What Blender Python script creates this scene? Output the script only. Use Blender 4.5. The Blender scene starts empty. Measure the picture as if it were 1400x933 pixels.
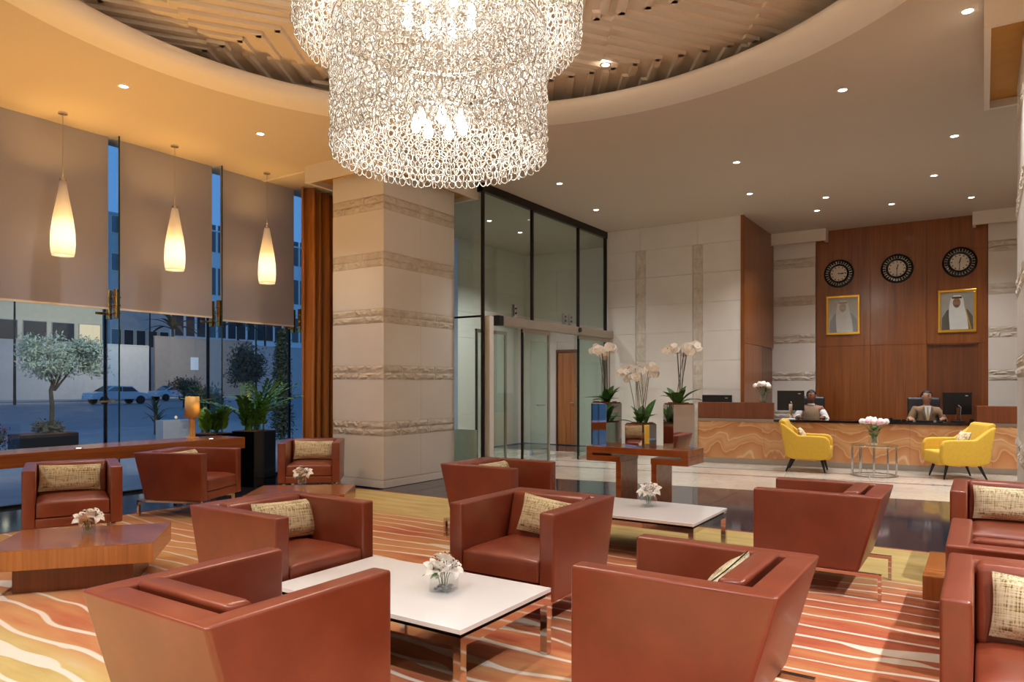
import bpy, bmesh, math, random
from mathutils import Vector, Matrix, noise
random.seed(7)
R = math.radians
SC = bpy.context.scene
COL = SC.collection
# ------------------------------------------------------------------ camera
CAM_H, FPX, CXP, CYP = 1.45, 977.0, 700.0, 525.0
YAW = R(56.556)
cam = bpy.data.cameras.new('camera')
cam_o = bpy.data.objects.new('camera', cam)
COL.objects.link(cam_o)
cam_o.location = (0, 0, CAM_H)
cam_o.rotation_euler = (R(90), 0, -YAW)
cam.sensor_width = 36
cam.lens = FPX / 1400 * 36
cam.shift_y = (CYP - 466.5) / 1400
cam.clip_start = 0.05
cam.clip_end = 300
SC.camera = cam_o
# ------------------------------------------------------------------ world: dusk sky
w = bpy.data.worlds.new('dusk'); SC.world = w; w.use_nodes = True
wn = w.node_tree.nodes; wl = w.node_tree.links
bg = wn['Background']
bg.inputs['Color'].default_value = (0.075, 0.18, 0.38, 1)
bg.inputs['Strength'].default_value = 1.0
# ------------------------------------------------------------------ exposure
vs = SC.view_settings
SC.display_settings.display_device = 'sRGB'
vs.view_transform = 'Standard'; vs.look = 'None'; vs.gamma = 1.0; vs.use_curve_mapping = False
vs.exposure = 0.9
SC.cycles.use_denoising = True
SC.cycles.max_bounces = 7
SC.cycles.diffuse_bounces = 4
SC.cycles.glossy_bounces = 4
SC.cycles.transparent_max_bounces = 24
SC.cycles.sample_clamp_indirect = 6.0
SC.cycles.caustics_reflective = False
SC.cycles.caustics_refractive = False
HC = 4.6            # flat ceiling height
WARM = (1.0, 0.92, 0.80); NEUT = (0.97, 0.985, 1.0); AMBER = (1.0, 0.55, 0.16)
def lamp(name, kind, loc, energy, color, parent=None, **kw):
    l = bpy.data.lights.new(name, kind); l.energy = energy; l.color = color
    for k, v in kw.items(): setattr(l, k, v)
    o = bpy.data.objects.new(name, l); COL.objects.link(o); o.location = loc
    if parent: o.parent = parent
    return o
# ------------------------------------------------------------------ pixel helpers
FW = Vector((math.sin(YAW), math.cos(YAW), 0)); RT = Vector((math.cos(YAW), -math.sin(YAW), 0)); UP = Vector((0, 0, 1))
CAMP = Vector((0, 0, CAM_H))
def ray(px, py): return FW + RT * ((px - CXP) / FPX) + UP * ((CYP - py) / FPX)
def at_z(px, py, z):
    d = ray(px, py); return CAMP + d * ((z - CAM_H) / d.z)
def at_x(px, py, x):
    d = ray(px, py); return CAMP + d * (x / d.x)
def at_y(px, py, y):
    d = ray(px, py); return CAMP + d * (y / d.y)
# ------------------------------------------------------------------ material helpers
MATS = {}
def srgb(r, g, b):
    f = lambda c: (c / 255 / 12.92) if c / 255 <= 0.04045 else ((c / 255 + 0.055) / 1.055) ** 2.4
    return (f(r), f(g), f(b), 1.0)
class N:
    def __init__(s, name):
        s.m = bpy.data.materials.new(name); s.m.use_nodes = True
        s.t = s.m.node_tree; s.n = s.t.nodes; s.l = s.t.links
        s.b = s.n['Principled BSDF']; s.out = s.n['Material Output']
        MATS[name] = s.m
    def add(s, t, **kw):
        x = s.n.new(t)
        for k, v in kw.items(): setattr(x, k, v)
        return x
    def link(s, a, b): s.l.new(a, b)
    def coord(s, scale=(1, 1, 1), kind='Object', rot=(0, 0, 0), loc=(0, 0, 0)):
        tc = s.add('ShaderNodeTexCoord'); mp = s.add('ShaderNodeMapping')
        mp.inputs['Scale'].default_value = scale; mp.inputs['Rotation'].default_value = rot
        mp.inputs['Location'].default_value = loc
        s.link(tc.outputs[kind], mp.inputs['Vector']); return mp.outputs['Vector']
    def wcoord(s, scale=(1, 1, 1), rot=(0, 0, 0)):
        g = s.add('ShaderNodeNewGeometry'); mp = s.add('ShaderNodeMapping')
        mp.inputs['Scale'].default_value = scale; mp.inputs['Rotation'].default_value = rot
        s.link(g.outputs['Position'], mp.inputs['Vector']); return mp.outputs['Vector']
    def noise(s, vec, scale=5, detail=4, rough=0.55, dist=0.0):
        x = s.add('ShaderNodeTexNoise'); x.inputs['Scale'].default_value = scale
        x.inputs['Detail'].default_value = detail; x.inputs['Roughness'].default_value = rough
        x.inputs['Distortion'].default_value = dist
        s.link(vec, x.inputs['Vector']); return x.outputs['Fac']
    def ramp(s, fac, stops, interp='LINEAR'):
        x = s.add('ShaderNodeValToRGB'); x.color_ramp.interpolation = interp
        e = x.color_ramp.elements
        while len(e) < len(stops): e.new(0.5)
        for i, (p, c) in enumerate(stops): e[i].position = p; e[i].color = c
        s.link(fac, x.inputs['Fac']); return x.outputs['Color']
    def math(s, op, a, b=None, c=None):
        x = s.add('ShaderNodeMath', operation=op)
        for i, v in enumerate((a, b, c)):
            if v is None: continue
            if isinstance(v, (int, float)): x.inputs[i].default_value = v
            else: s.link(v, x.inputs[i])
        return x.outputs[0]
    def mix(s, fac, a, b, blend='MIX'):
        x = s.add('ShaderNodeMix', data_type='RGBA', blend_type=blend)
        for nm, v in (('Factor', fac), ('A', a), ('B', b)):
            sock = [q for q in x.inputs if q.name == nm and (q.type == ('VALUE' if nm == 'Factor' else 'RGBA'))][0]
            if isinstance(v, (int, float)): sock.default_value = v
            elif isinstance(v, tuple): sock.default_value = v
            else: s.link(v, sock)
        return [q for q in x.outputs if q.type == 'RGBA'][0]
    def bump(s, h, strength=0.2, dist=0.01):
        x = s.add('ShaderNodeBump'); x.inputs['Strength'].default_value = strength; x.inputs['Distance'].default_value = dist
        s.link(h, x.inputs['Height']); s.link(x.outputs['Normal'], s.b.inputs['Normal'])
    def set(s, color=None, rough=None, metal=None, spec=None, coat=None, trans=None, ior=None, sheen=None):
        i = s.b.inputs
        if color is not None:
            if isinstance(color, tuple): i['Base Color'].default_value = color
            else: s.link(color, i['Base Color'])
        if rough is not None:
            if isinstance(rough, (int, float)): i['Roughness'].default_value = rough
            else: s.link(rough, i['Roughness'])
        if metal is not None: i['Metallic'].default_value = metal
        if spec is not None: i['Specular IOR Level'].default_value = spec
        if coat is not None: i['Coat Weight'].default_value = coat; i['Coat Roughness'].default_value = 0.12
        if trans is not None: i['Transmission Weight'].default_value = trans
        if ior is not None: i['IOR'].default_value = ior
        if sheen is not None: i['Sheen Weight'].default_value = sheen
        return s
def plain(name, rgb, rough=0.5, metal=0, var=0.06, scale=6, bump=0.0, spec=None, **kw):
    x = N(name); c = srgb(*rgb)
    f = x.noise(x.wcoord(), scale, 3)
    lo = tuple(max(0, v * (1 - var)) for v in c[:3]) + (1,); hi = tuple(min(1, v * (1 + var)) for v in c[:3]) + (1,)
    x.set(x.ramp(f, [(0.3, lo), (0.7, hi)]), rough, metal, spec, **kw)
    if bump: x.bump(x.noise(x.wcoord(), scale * 12, 4), bump, 0.004)
    return x.m
def emit(name, rgb, strength):
    x = N(name); x.b.inputs['Emission Color'].default_value = rgb + (1,); x.b.inputs['Emission Strength'].default_value = strength
    x.set((0.3, 0.3, 0.3, 1), 0.5); return x.m
def wood(name, c1, c2, scale=1.0, rough=0.3, axis=2, coat=0.3):
    x = N(name); sc = [14, 14, 14]; sc[axis] = 0.7
    v = x.wcoord(tuple(q * scale for q in sc))
    f1 = x.noise(v, 1.0, 6, 0.6, 0.6)
    sc2 = [60, 60, 60]; sc2[axis] = 1.2
    f2 = x.noise(x.wcoord(tuple(q * scale for q in sc2)), 1.0, 3)
    f = x.math('ADD', x.math('MULTIPLY', f1, 0.65), x.math('MULTIPLY', f2, 0.35))
    mid = tuple((a + b) / 2 for a, b in zip(srgb(*c1), srgb(*c2)))
    x.set(x.ramp(f, [(0.32, srgb(*c1)), (0.5, mid), (0.68, srgb(*c2))]), rough, coat=coat)
    x.bump(f2, 0.05, 0.002); return x.m
def pane(name, tint, base=0.05, power=5.0):
    x = N(name); x.n.remove(x.b)
    g = x.add('ShaderNodeNewGeometry'); d = x.add('ShaderNodeVectorMath', operation='DOT_PRODUCT')
    x.link(g.outputs['Incoming'], d.inputs[0]); x.link(g.outputs['Normal'], d.inputs[1])
    c = x.math('ABSOLUTE', d.outputs['Value'])
    f = x.math('ADD', x.math('MULTIPLY', x.math('POWER', x.math('SUBTRACT', 1.0, c), power), 1 - base), base)
    t = x.add('ShaderNodeBsdfTransparent'); t.inputs['Color'].default_value = tint + (1,)
    gl = x.add('ShaderNodeBsdfGlossy'); gl.inputs['Roughness'].default_value = 0.01
    gl.inputs['Color'].default_value = (0.9, 0.97, 0.95, 1)
    m = x.add('ShaderNodeMixShader'); x.link(f, m.inputs[0]); x.link(t.outputs[0], m.inputs[1]); x.link(gl.outputs[0], m.inputs[2])
    x.link(m.outputs[0], x.out.inputs['Surface']); return x.m
# ------------------------------------------------------------------ mesh builder
class MB:
    def __init__(s): s.v = []; s.f = []; s.sm = []
    def add(s, vs, fs, smooth=False):
        o = len(s.v); s.v += [tuple(v) for v in vs]; s.f += [tuple(i + o for i in f) for f in fs]; s.sm += [smooth] * len(fs); return s
    def box(s, x0, x1, y0, y1, z0, z1, M=None):
        vs = [Vector((x, y, z)) for z in (z0, z1) for y in (y0, y1) for x in (x0, x1)]
        if M is not None: vs = [M @ v for v in vs]
        return s.add(vs, [(0, 2, 3, 1), (4, 5, 7, 6), (0, 1, 5, 4), (1, 3, 7, 5), (3, 2, 6, 7), (2, 0, 4, 6)])
    def cyl(s, c, r, z0, z1, n=16, r2=None, cap=True, smooth=True, axis=2):
        r2 = r if r2 is None else r2; vs = []
        for z, q in ((z0, r), (z1, r2)):
            for k in range(n):
                a = 2 * math.pi * k / n; p = (q * math.cos(a), q * math.sin(a), z)
                if axis == 0: p = (p[2], p[0], p[1])
                elif axis == 1: p = (p[1], p[2], p[0])
                vs.append((c[0] + p[0], c[1] + p[1], (c[2] if len(c) > 2 else 0) + p[2]))
        s.add(vs, [(k, (k + 1) % n, n + (k + 1) % n, n + k) for k in range(n)], smooth)
        if cap: s.add(vs, [tuple(range(n - 1, -1, -1)), tuple(range(n, 2 * n))])
        return s
    def lathe(s, prof, c=(0, 0, 0), n=24, smooth=True, close=False):
        vs = []; m = len(prof)
        for r, z in prof:
            for k in range(n):
                a = 2 * math.pi * k / n; vs.append((c[0] + r * math.cos(a), c[1] + r * math.sin(a), c[2] + z))
        fs = []
        for j in range(m if close else m - 1):
            j2 = (j + 1) % m
            for k in range(n): fs.append((j * n + k, j * n + (k + 1) % n, j2 * n + (k + 1) % n, j2 * n + k))
        return s.add(vs, fs, smooth)
    def tube(s, pts, r, n=6, smooth=True, radii=None, cap=True):
        pts = [Vector(p) for p in pts]; vs = []; m = len(pts); prev = None
        for i, p in enumerate(pts):
            t = (pts[min(i + 1, m - 1)] - pts[max(i - 1, 0)]).normalized()
            if prev is None:
                a = Vector((0, 0, 1)) if abs(t.z) < 0.9 else Vector((1, 0, 0)); u = t.cross(a).normalized()
            else: u = (prev - t * prev.dot(t)).normalized()
            prev = u; w_ = t.cross(u); q = radii[i] if radii else r
            vs += [p + (u * math.cos(2 * math.pi * k / n) + w_ * math.sin(2 * math.pi * k / n)) * q for k in range(n)]
        fs = [(i * n + k, i * n + (k + 1) % n, (i + 1) * n + (k + 1) % n, (i + 1) * n + k) for i in range(m - 1) for k in range(n)]
        s.add(vs, fs, smooth)
        if cap: s.add(vs, [tuple(range(n - 1, -1, -1)), tuple(range((m - 1) * n, m * n))])
        return s
    def prism(s, poly, a0, a1, axis=0):
        """polygon of (p,q) extruded along axis: axis 0 -> (y,z), 1 -> (x,z), 2 -> (x,y)"""
        n = len(poly); vs = []
        for a in (a0, a1):
            for p, q in poly: vs.append({0: (a, p, q), 1: (p, a, q), 2: (p, q, a)}[axis])
        return s.add(vs, [tuple(range(n - 1, -1, -1)), tuple(range(n, 2 * n))] + [(k, (k + 1) % n, n + (k + 1) % n, n + k) for k in range(n)])
    def xf(s, M):
        s.v = [tuple(M @ Vector(v)) for v in s.v]; return s
    def mesh(s, name, bevel=0, seg=2, smooth=None, recalc=True):
        me = bpy.data.meshes.new(name); me.from_pydata(s.v, [], s.f); me.update()
        if recalc or bevel:
            bm = bmesh.new(); bm.from_mesh(me)
            if smooth is None:
                for f, q in zip(bm.faces, s.sm): f.smooth = q
            if bevel:
                bmesh.ops.remove_doubles(bm, verts=bm.verts, dist=1e-5)
                bmesh.ops.bevel(bm, geom=list(bm.edges), offset=bevel, segments=seg, profile=0.6, affect='EDGES', clamp_overlap=True)
            bmesh.ops.recalc_face_normals(bm, faces=bm.faces)
            if smooth is not None:
                for f in bm.faces: f.smooth = smooth
            bm.to_mesh(me); bm.free()
        return me
def link(name, me, mat, parent=None, loc=None, rotz=None):
    o = bpy.data.objects.new(name, me); COL.objects.link(o)
    if mat is not None and len(me.materials) == 0: me.materials.append(MATS[mat] if isinstance(mat, str) else mat)
    if parent is not None: o.parent = parent
    if loc is not None: o.location = loc
    if rotz is not None: o.rotation_euler = (0, 0, rotz)
    return o
def part(name, mb, mat, parent=None, bevel=0, seg=2, smooth=None, **kw):
    return link(name, mb.mesh(name, bevel, seg, smooth), mat, parent, **kw)
def tag(o, label=None, cat=None, group=None, kind=None):
    if label: o['label'] = label
    if cat: o['category'] = cat
    if group: o['group'] = group
    if kind: o['kind'] = kind
    return o
def thing(name, label, cat, loc=(0, 0, 0), rotz=0, group=None):
    o = bpy.data.objects.new(name, None); COL.objects.link(o); o.empty_display_size = 0.1
    o.location = loc; o.rotation_euler = (0, 0, rotz); return tag(o, label, cat, group)
def struct(name, mb, mat, parent=None, **kw):
    o = part(name, mb, mat, parent, **kw); o['kind'] = 'structure'; return o
def sroot(name, loc=(0, 0, 0), rotz=0):
    o = bpy.data.objects.new(name, None); COL.objects.link(o); o.location = loc; o.rotation_euler = (0, 0, rotz); o['kind'] = 'structure'; return o
def copy_tree(o, parent=None):
    c = o.copy(); COL.objects.link(c); c.parent = parent
    for ch in o.children: copy_tree(ch, c)
    return c
def Tm(loc, rz=0, rx=0, ry=0):
    return Matrix.Translation(loc) @ Matrix.Rotation(rz, 4, 'Z') @ Matrix.Rotation(ry, 4, 'Y') @ Matrix.Rotation(rx, 4, 'X')
# ------------------------------------------------------------------ materials
def leather():
    x = N('leather'); v = x.coord()
    big = x.noise(v, 3.0, 4); fine = x.noise(v, 160, 3); wr = x.noise(v, 4.0, 2, 0.4, 0.0)
    c = x.ramp(big, [(0.1, srgb(104, 42, 24)), (0.5, srgb(132, 58, 34)), (0.9, srgb(156, 80, 50))])
    x.set(c, x.ramp(big, [(0.1, (0.34,) * 3 + (1,)), (0.9, (0.42,) * 3 + (1,))]), spec=0.65)
    h = x.math('ADD', x.math('MULTIPLY', fine, 0.03), x.math('MULTIPLY', wr, 1.0)); x.b.inputs['Coat Weight'].default_value = 0.3; x.b.inputs['Coat Roughness'].default_value = 0.22; x.bump(h, 0.14, 0.02); return x.m
leather()
def tweed():
    x = N('tweed')
    a = x.noise(x.coord((8, 8, 140)), 1.0, 2); b = x.noise(x.coord((140, 140, 8)), 1.0, 2)
    f = x.math('MULTIPLY', x.math('ADD', a, b), 0.5); pat = x.noise(x.coord((3, 3, 60)), 1.0, 2)
    c1 = x.ramp(f, [(0.34, srgb(84, 72, 52)), (0.42, srgb(164, 144, 104)), (0.49, srgb(214, 200, 166)), (0.66, srgb(232, 222, 196))], 'LINEAR')
    c2 = x.mix(x.ramp(pat, [(0.5, (0, 0, 0, 1)), (0.62, (1, 1, 1, 1))]), c1, srgb(176, 146, 74))
    x.set(x.mix(0.25, c1, c2), 0.9, spec=0.1); x.bump(f, 0.6, 0.004); return x.m
tweed()
def carpet():
    x = N('carpet'); g = x.add('ShaderNodeNewGeometry'); sx = x.add('ShaderNodeSeparateXYZ')
    x.link(g.outputs['Position'], sx.inputs[0]); X, Y = sx.outputs[0], sx.outputs[1]
    # base colours in broad bands running with the stripes
    bn = x.noise(x.wcoord((0.9, 0.16, 1)), 1.1, 3, 0.5, 0.5)
    yb = x.math('ADD', x.math('MULTIPLY', x.math('SUBTRACT', bn, 0.5), 0.9), X)
    grain = x.noise(x.wcoord((9, 1.6, 1)), 1.0, 4)
    hot = x.noise(x.wcoord((0.8, 0.35, 1)), 1.0, 2)
    red = x.math('ADD', hot, x.math('MULTIPLY', x.math('SUBTRACT', 2.0, Y), 0.045))
    org = x.ramp(x.math('ADD', x.math('MULTIPLY', grain, 0.40), x.math('MULTIPLY', red, 0.62)), [(0.30, srgb(206, 158, 98)), (0.45, srgb(200, 132, 82)), (0.58, srgb(184, 92, 58)), (0.74, srgb(150, 52, 40))])
    yel = x.ramp(grain, [(0.3, srgb(188, 158, 92)), (0.6, srgb(208, 182, 116)), (0.8, srgb(208, 194, 150))])
    m1 = x.math('MULTIPLY', x.math('SUBTRACT', yb, 5.82), 5.0); m1n = x.add('ShaderNodeClamp'); x.link(m1, m1n.inputs[0])
    m2 = x.math('MULTIPLY', x.math('SUBTRACT', 1.88, yb), 6.0); m2n = x.add('ShaderNodeClamp'); x.link(m2, m2n.inputs[0])
    base = x.mix(x.math('MAXIMUM', m1n.outputs[0], m2n.outputs[0]), org, yel)
    # cream stripes
    wob = x.noise(x.wcoord((0.5, 0.42, 1)), 1.6, 2)
    xs = x.math('ADD', X, x.math('MULTIPLY', x.math('SUBTRACT', wob, 0.5), 0.40))
    fr = x.math('ABSOLUTE', x.math('SUBTRACT', x.math('FRACT', x.math('DIVIDE', xs, 0.185)), 0.5))
    wv = x.noise(x.wcoord((1.5, 0.75, 1)), 1.3, 1.0)
    blob = x.math('MULTIPLY', x.math('MAXIMUM', x.math('SUBTRACT', wv, 0.615), 0.0), 3.6)
    wid = x.math('ADD', x.math('ADD', 0.10, x.math('MULTIPLY', x.math('SUBTRACT', wv, 0.5), 0.16)), blob)
    s = x.math('MULTIPLY', x.math('SUBTRACT', wid, fr), 22.0); sc = x.add('ShaderNodeClamp'); x.link(s, sc.inputs[0])
    far = x.add('ShaderNodeClamp'); x.link(x.math('MULTIPLY', x.math('SUBTRACT', 6.05, yb), 4.0), far.inputs[0])
    stripe = x.math('MULTIPLY', sc.outputs[0], far.outputs[0])
    pile = x.noise(x.wcoord(), 260, 2)
    col = x.mix(stripe, base, srgb(228, 212, 194))
    col = x.mix(0.5, col, x.mix(pile, (0.72, 0.72, 0.72, 1), (1.2, 1.2, 1.2, 1)), 'MULTIPLY')
    x.set(col, 0.95, spec=0.05, sheen=0.2); x.bump(pile, 0.3, 0.004); return x.m
carpet()
def stone(name, c1, c2, rough=0.35, vein=None, scale=0.8, bump=0.0, spec=0.5):
    x = N(name); v = x.wcoord()
    f = x.noise(v, scale, 8, 0.6, 0.8); col = x.ramp(f, [(0.3, srgb(*c1)), (0.7, srgb(*c2))])
    if vein:
        vv = x.noise(x.wcoord((1, 1, 1)), scale * 1.7, 6, 0.6, 2.5)
        m = x.ramp(x.math('ABSOLUTE', x.math('SUBTRACT', vv, 0.5)), [(0.0, (1, 1, 1, 1)), (0.035, (0, 0, 0, 1))])
        col = x.mix(x.math('MULTIPLY', m, 0.6), col, srgb(*vein))
    x.set(col, rough, spec=spec)
    if bump: x.bump(x.noise(v, 30, 6), bump, 0.01)
    return x.m
stone('white_stone', (226, 217, 206), (234, 227, 218), 0.45)
stone('rough_stone', (200, 186, 168), (224, 214, 198), 0.85, bump=0.9, scale=5)
stone('rough_stone_flat', (176, 158, 138), (206, 192, 174), 0.85, bump=0.5, scale=9)
stone('granite_dark', (40, 42, 52), (58, 60, 70), 0.07, scale=14)
stone('marble_beige', (184, 170, 152), (206, 194, 178), 0.10, vein=(172, 158, 142), scale=0.7)
stone('marble_band', (128, 118, 108), (150, 140, 128), 0.10, scale=1.2)
def onyx():
    x = N('onyx'); tc = x.add('ShaderNodeTexCoord'); sp = x.add('ShaderNodeSeparateXYZ'); x.link(tc.outputs['Object'], sp.inputs[0])
    u = x.math('PINGPONG', x.math('ADD', sp.outputs[0], 1.1), 1.22); cb = x.add('ShaderNodeCombineXYZ')
    x.link(u, cb.inputs[0]); x.link(sp.outputs[2], cb.inputs[1])
    n1 = x.noise(cb.outputs[0], 0.9, 3, 0.5, 0.5)
    f = x.math('ADD', x.math('MULTIPLY', n1, 5.0), x.math('MULTIPLY', sp.outputs[2], 1.6))
    fr = x.math('FRACT', f); n2 = x.noise(cb.outputs[0], 7, 6, 0.6)
    c = x.ramp(fr, [(0.0, srgb(200, 156, 112)), (0.05, srgb(220, 186, 146)), (0.10, srgb(198, 146, 100)), (0.3, srgb(188, 132, 86)), (0.45, srgb(176, 116, 74)), (0.5, srgb(208, 168, 124)), (0.55, srgb(190, 134, 88)), (0.8, srgb(206, 160, 112)), (1.0, srgb(196, 144, 98))])
    x.set(x.mix(x.math('MULTIPLY', n2, 0.35), c, srgb(178, 112, 64)), 0.16, spec=0.5); return x.m
onyx()
plain('ceiling_paint', (206, 190, 172), 0.75, var=0.01, scale=0.6, spec=0.15)
plain('wall_paint', (214, 204, 190), 0.7, var=0.02, scale=0.6)
plain('lip_paint', (228, 216, 202), 0.5, var=0.02, scale=0.6)
plain('gold_paint', (196, 138, 40), 0.4, metal=0.4)
plain('gold_frame', (212, 166, 60), 0.28, metal=0.85)
plain('brass', (196, 150, 70), 0.22, metal=1.0)
plain('chrome', (214, 208, 204), 0.06, metal=1.0, var=0.02)
plain('mirror_steel', (222, 216, 210), 0.03, metal=1.0, var=0.01)
plain('steel', (178, 172, 164), 0.28, metal=0.9, var=0.04)
plain('aluminium', (176, 164, 150), 0.35, metal=0.7, var=0.04)
plain('dark_metal', (46, 38, 32), 0.35, metal=0.6)
plain('black_plastic', (16, 16, 18), 0.35)
plain('black_gloss', (12, 12, 14), 0.08, var=0.02)
plain('black_leather', (26, 26, 30), 0.4, bump=0.1)
plain('white_top', (236, 234, 234), 0.10, var=0.01)
plain('yellow_fabric', (206, 162, 50), 0.85, var=0.05, scale=30, bump=0.2)
plain('petal', (250, 246, 240), 0.5, var=0.02)
plain('petal_pink', (240, 186, 196), 0.5, var=0.12, scale=20)
plain('peony', (246, 228, 220), 0.6, var=0.05, scale=40)
plain('stamen', (120, 62, 30), 0.6)
plain('leaf', (54, 104, 40), 0.4, var=0.35, scale=10)
plain('leaf_bright', (96, 150, 54), 0.4, var=0.3, scale=12)
plain('stem', (92, 118, 62), 0.5, var=0.2)
plain('orchid_stem', (70, 56, 40), 0.6, var=0.2)
plain('bark', (112, 66, 44), 0.9, var=0.5, scale=60, bump=0.5)
plain('lamp_wood', (214, 172, 102), 0.45)
plain('skin_a', (146, 98, 74), 0.55, var=0.04); plain('skin_b', (178, 128, 100), 0.55, var=0.04)
plain('hair', (22, 18, 18), 0.6); plain('eye', (30, 22, 20), 0.3); plain('lip_skin', (150, 86, 76), 0.5)
plain('suit_brown', (134, 106, 78), 0.85, var=0.12, scale=50); plain('vest_brown', (142, 116, 90), 0.85, var=0.12, scale=40)
plain('shirt', (232, 230, 228), 0.8); plain('tie', (182, 160, 112), 0.6, var=0.4, scale=80)
plain('trousers', (44, 40, 40), 0.85)
plain('paper', (236, 236, 234), 0.8); plain('print_grey', (170, 166, 162), 0.7); plain('print_glare', (206, 204, 206), 0.7)
plain('print_white', (236, 234, 230), 0.7); plain('print_robe', (88, 82, 78), 0.7); plain('print_robe_glare', (166, 164, 170), 0.7)
plain('print_skin', (158, 108, 84), 0.7); plain('print_skin_glare', (198, 184, 178), 0.7); plain('print_black', (34, 30, 30), 0.7)
xb = N('blind_fabric'); xb.set((.52, .49, .54, 1), .9, spec=.1)
tr_ = xb.add('ShaderNodeBsdfTranslucent'); tr_.inputs['Color'].default_value = (.40, .38, .42, 1); mx_ = xb.add('ShaderNodeMixShader'); mx_.inputs[0].default_value = .35
wv_ = xb.noise(xb.wcoord((60, 60, 60)), 1, 2); xb.bump(wv_, .1, .002)
xb.link(xb.b.outputs[0], mx_.inputs[1]); xb.link(tr_.outputs[0], mx_.inputs[2]); xb.link(mx_.outputs[0], xb.out.inputs['Surface'])
plain('clock_face', (226, 214, 198), 0.5)
wood('wood_wall', (112, 56, 20), (158, 88, 36), 0.8, 0.32)
wood('wood_dark', (92, 44, 20), (126, 66, 32), 0.9, 0.35)
wood('wood_table', (142, 76, 34), (190, 118, 62), 0.9, 0.22, axis=1, coat=0.5)
wood('wood_front', (150, 84, 34), (196, 124, 60), 0.9, 0.25, axis=2, coat=0.4)
wood('wood_console', (134, 62, 24), (172, 92, 42), 1.0, 0.25, axis=1, coat=0.4)
wood('wood_ledge', (132, 70, 34), (172, 104, 56), 0.9, 0.25, axis=0, coat=0.4)
pane('glass_window', (0.90, 0.95, 0.97), 0.035)
pane('glass_green', (0.86, 0.92, 0.89), 0.06)
pane('glass_clear', (0.96, 0.97, 0.97), 0.04)
x = N('vase_glass'); x.set((0.97, 0.98, 0.98, 1), 0.02, trans=1.0, ior=1.4)
x = N('link_glass'); x.set((0.90, 0.89, 0.87, 1), 0.12, spec=0.8, trans=0.35)
x.b.inputs['Subsurface Weight'].default_value = 0.0
# ================================================================== STRUCTURE
UNIT = MB().box(-.5, .5, -.5, .5, -.5, .5).mesh('unit_piece')
def unit_of(mat):
    k = 'unit_' + mat
    if k not in bpy.data.meshes:
        me = MB().box(-.5, .5, -.5, .5, -.5, .5).mesh(k); me.materials.append(MATS[mat])
    return bpy.data.meshes[k]
def piece(name, mat, parent, c, dims, rz=0, me=None):
    o = bpy.data.objects.new(name, me or unit_of(mat)); COL.objects.link(o)
    o.location = c; o.scale = dims; o.rotation_euler = (0, 0, rz); o.parent = parent; return o
# ---- floor
floor = struct('floor', MB().box(-4, 17, -6, 9.62, -.12, -.012), 'granite_dark')
def tiles(x0, x1, y0, y1, s, mat, nm):
    nx = max(1, round((x1 - x0) / s)); ny = max(1, round((y1 - y0) / s)); dx = (x1 - x0) / nx; dy = (y1 - y0) / ny
    for i in range(nx):
        for j in range(ny):
            piece(nm, mat, floor, (x0 + dx * (i + .5), y0 + dy * (j + .5), -.007), (dx - .004, dy - .004, .010))
tiles(7.06, 10.4, -1.4, 6.9, .84, 'granite_dark', 'granite_tile')
tiles(2.4, 7.2, 7.86, 9.5, .82, 'granite_dark', 'granite_tile')
MU = Vector((.158, -.987, 0)).normalized(); MN = Vector((.987, .158, 0)).normalized(); MO = Vector((9.47, 5.49, 0))
MROT = math.atan2(MU.y, MU.x)
for n0, n1, m in ((0, .78, 'marble_beige'), (.78, 1.52, 'marble_beige'), (1.52, 1.66, 'marble_band'), (1.66, 2.4, 'marble_beige'), (2.4, 2.5, 'marble_band'), (2.5, 3.3, 'marble_beige'), (3.3, 4.2, 'marble_beige')):
    u = -4.0
    while u < 6.6:
        c = MO + MU * (u + .6) + MN * ((n0 + n1) / 2)
        piece('marble_slab', m, floor, (c.x, c.y, -.004), (1.196, n1 - n0 - .004, .008), MROT); u += 1.2
# ---- rug
rug = part('rug', MB().box(-3.5, 7.02, -5.0, 7.84, 0, .012), 'carpet')
tag(rug, 'orange, red and yellow carpet with cream wavy stripes under the leather seating', 'rug')
part('rug_border', MB().box(7.02, 7.055, -5.0, 7.84, -.001, .013), plain('rug_edge', (150, 66, 48), .9), rug)
part('rug_border', MB().box(-3.5, 7.055, 7.84, 7.87, -.001, .013), 'rug_edge', rug)
# ---- ceiling with a round opening
CC = Vector((3.93, 3.15)); CR = 3.80
def ceiling():
    b = MB(); X0, X1, Y0, Y1 = -4, 17, -6, 9.62
    ang = [2 * math.pi * k / 120 for k in range(120)] + [math.atan2(y - CC.y, x - CC.x) % (2 * math.pi) for x in (X0, X1) for y in (Y0, Y1)]
    ang = sorted(ang); n = len(ang); inner = []; outer = []
    for a in ang:
        c, s = math.cos(a), math.sin(a); inner.append((CC.x + CR * c, CC.y + CR * s, HC))
        t = min(((X1 if c > 0 else X0) - CC.x) / c if abs(c) > 1e-9 else 1e9, ((Y1 if s > 0 else Y0) - CC.y) / s if abs(s) > 1e-9 else 1e9)
        outer.append((CC.x + t * c, CC.y + t * s, HC))
    vs = inner + outer; b.add(vs, [(k, n + k, n + (k + 1) % n, (k + 1) % n) for k in range(n)])
    return b
cl = ceiling().mesh('ceiling', recalc=False)
ceil = link('ceiling', cl, 'ceiling_paint'); ceil['kind'] = 'structure'
lip = MB().lathe([(CR, HC), (3.74, HC + .002), (3.66, HC + .012), (3.58, HC + .034), (3.51, HC + .07), (3.475, HC + .12), (3.47, HC + .16), (3.52, HC + .18), (4.35, HC + .18), (4.4, HC + .2), (4.4, 5.02)], (CC.x, CC.y, 0), 120)
part('recess_lip', lip, 'lip_paint', ceil)
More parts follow.
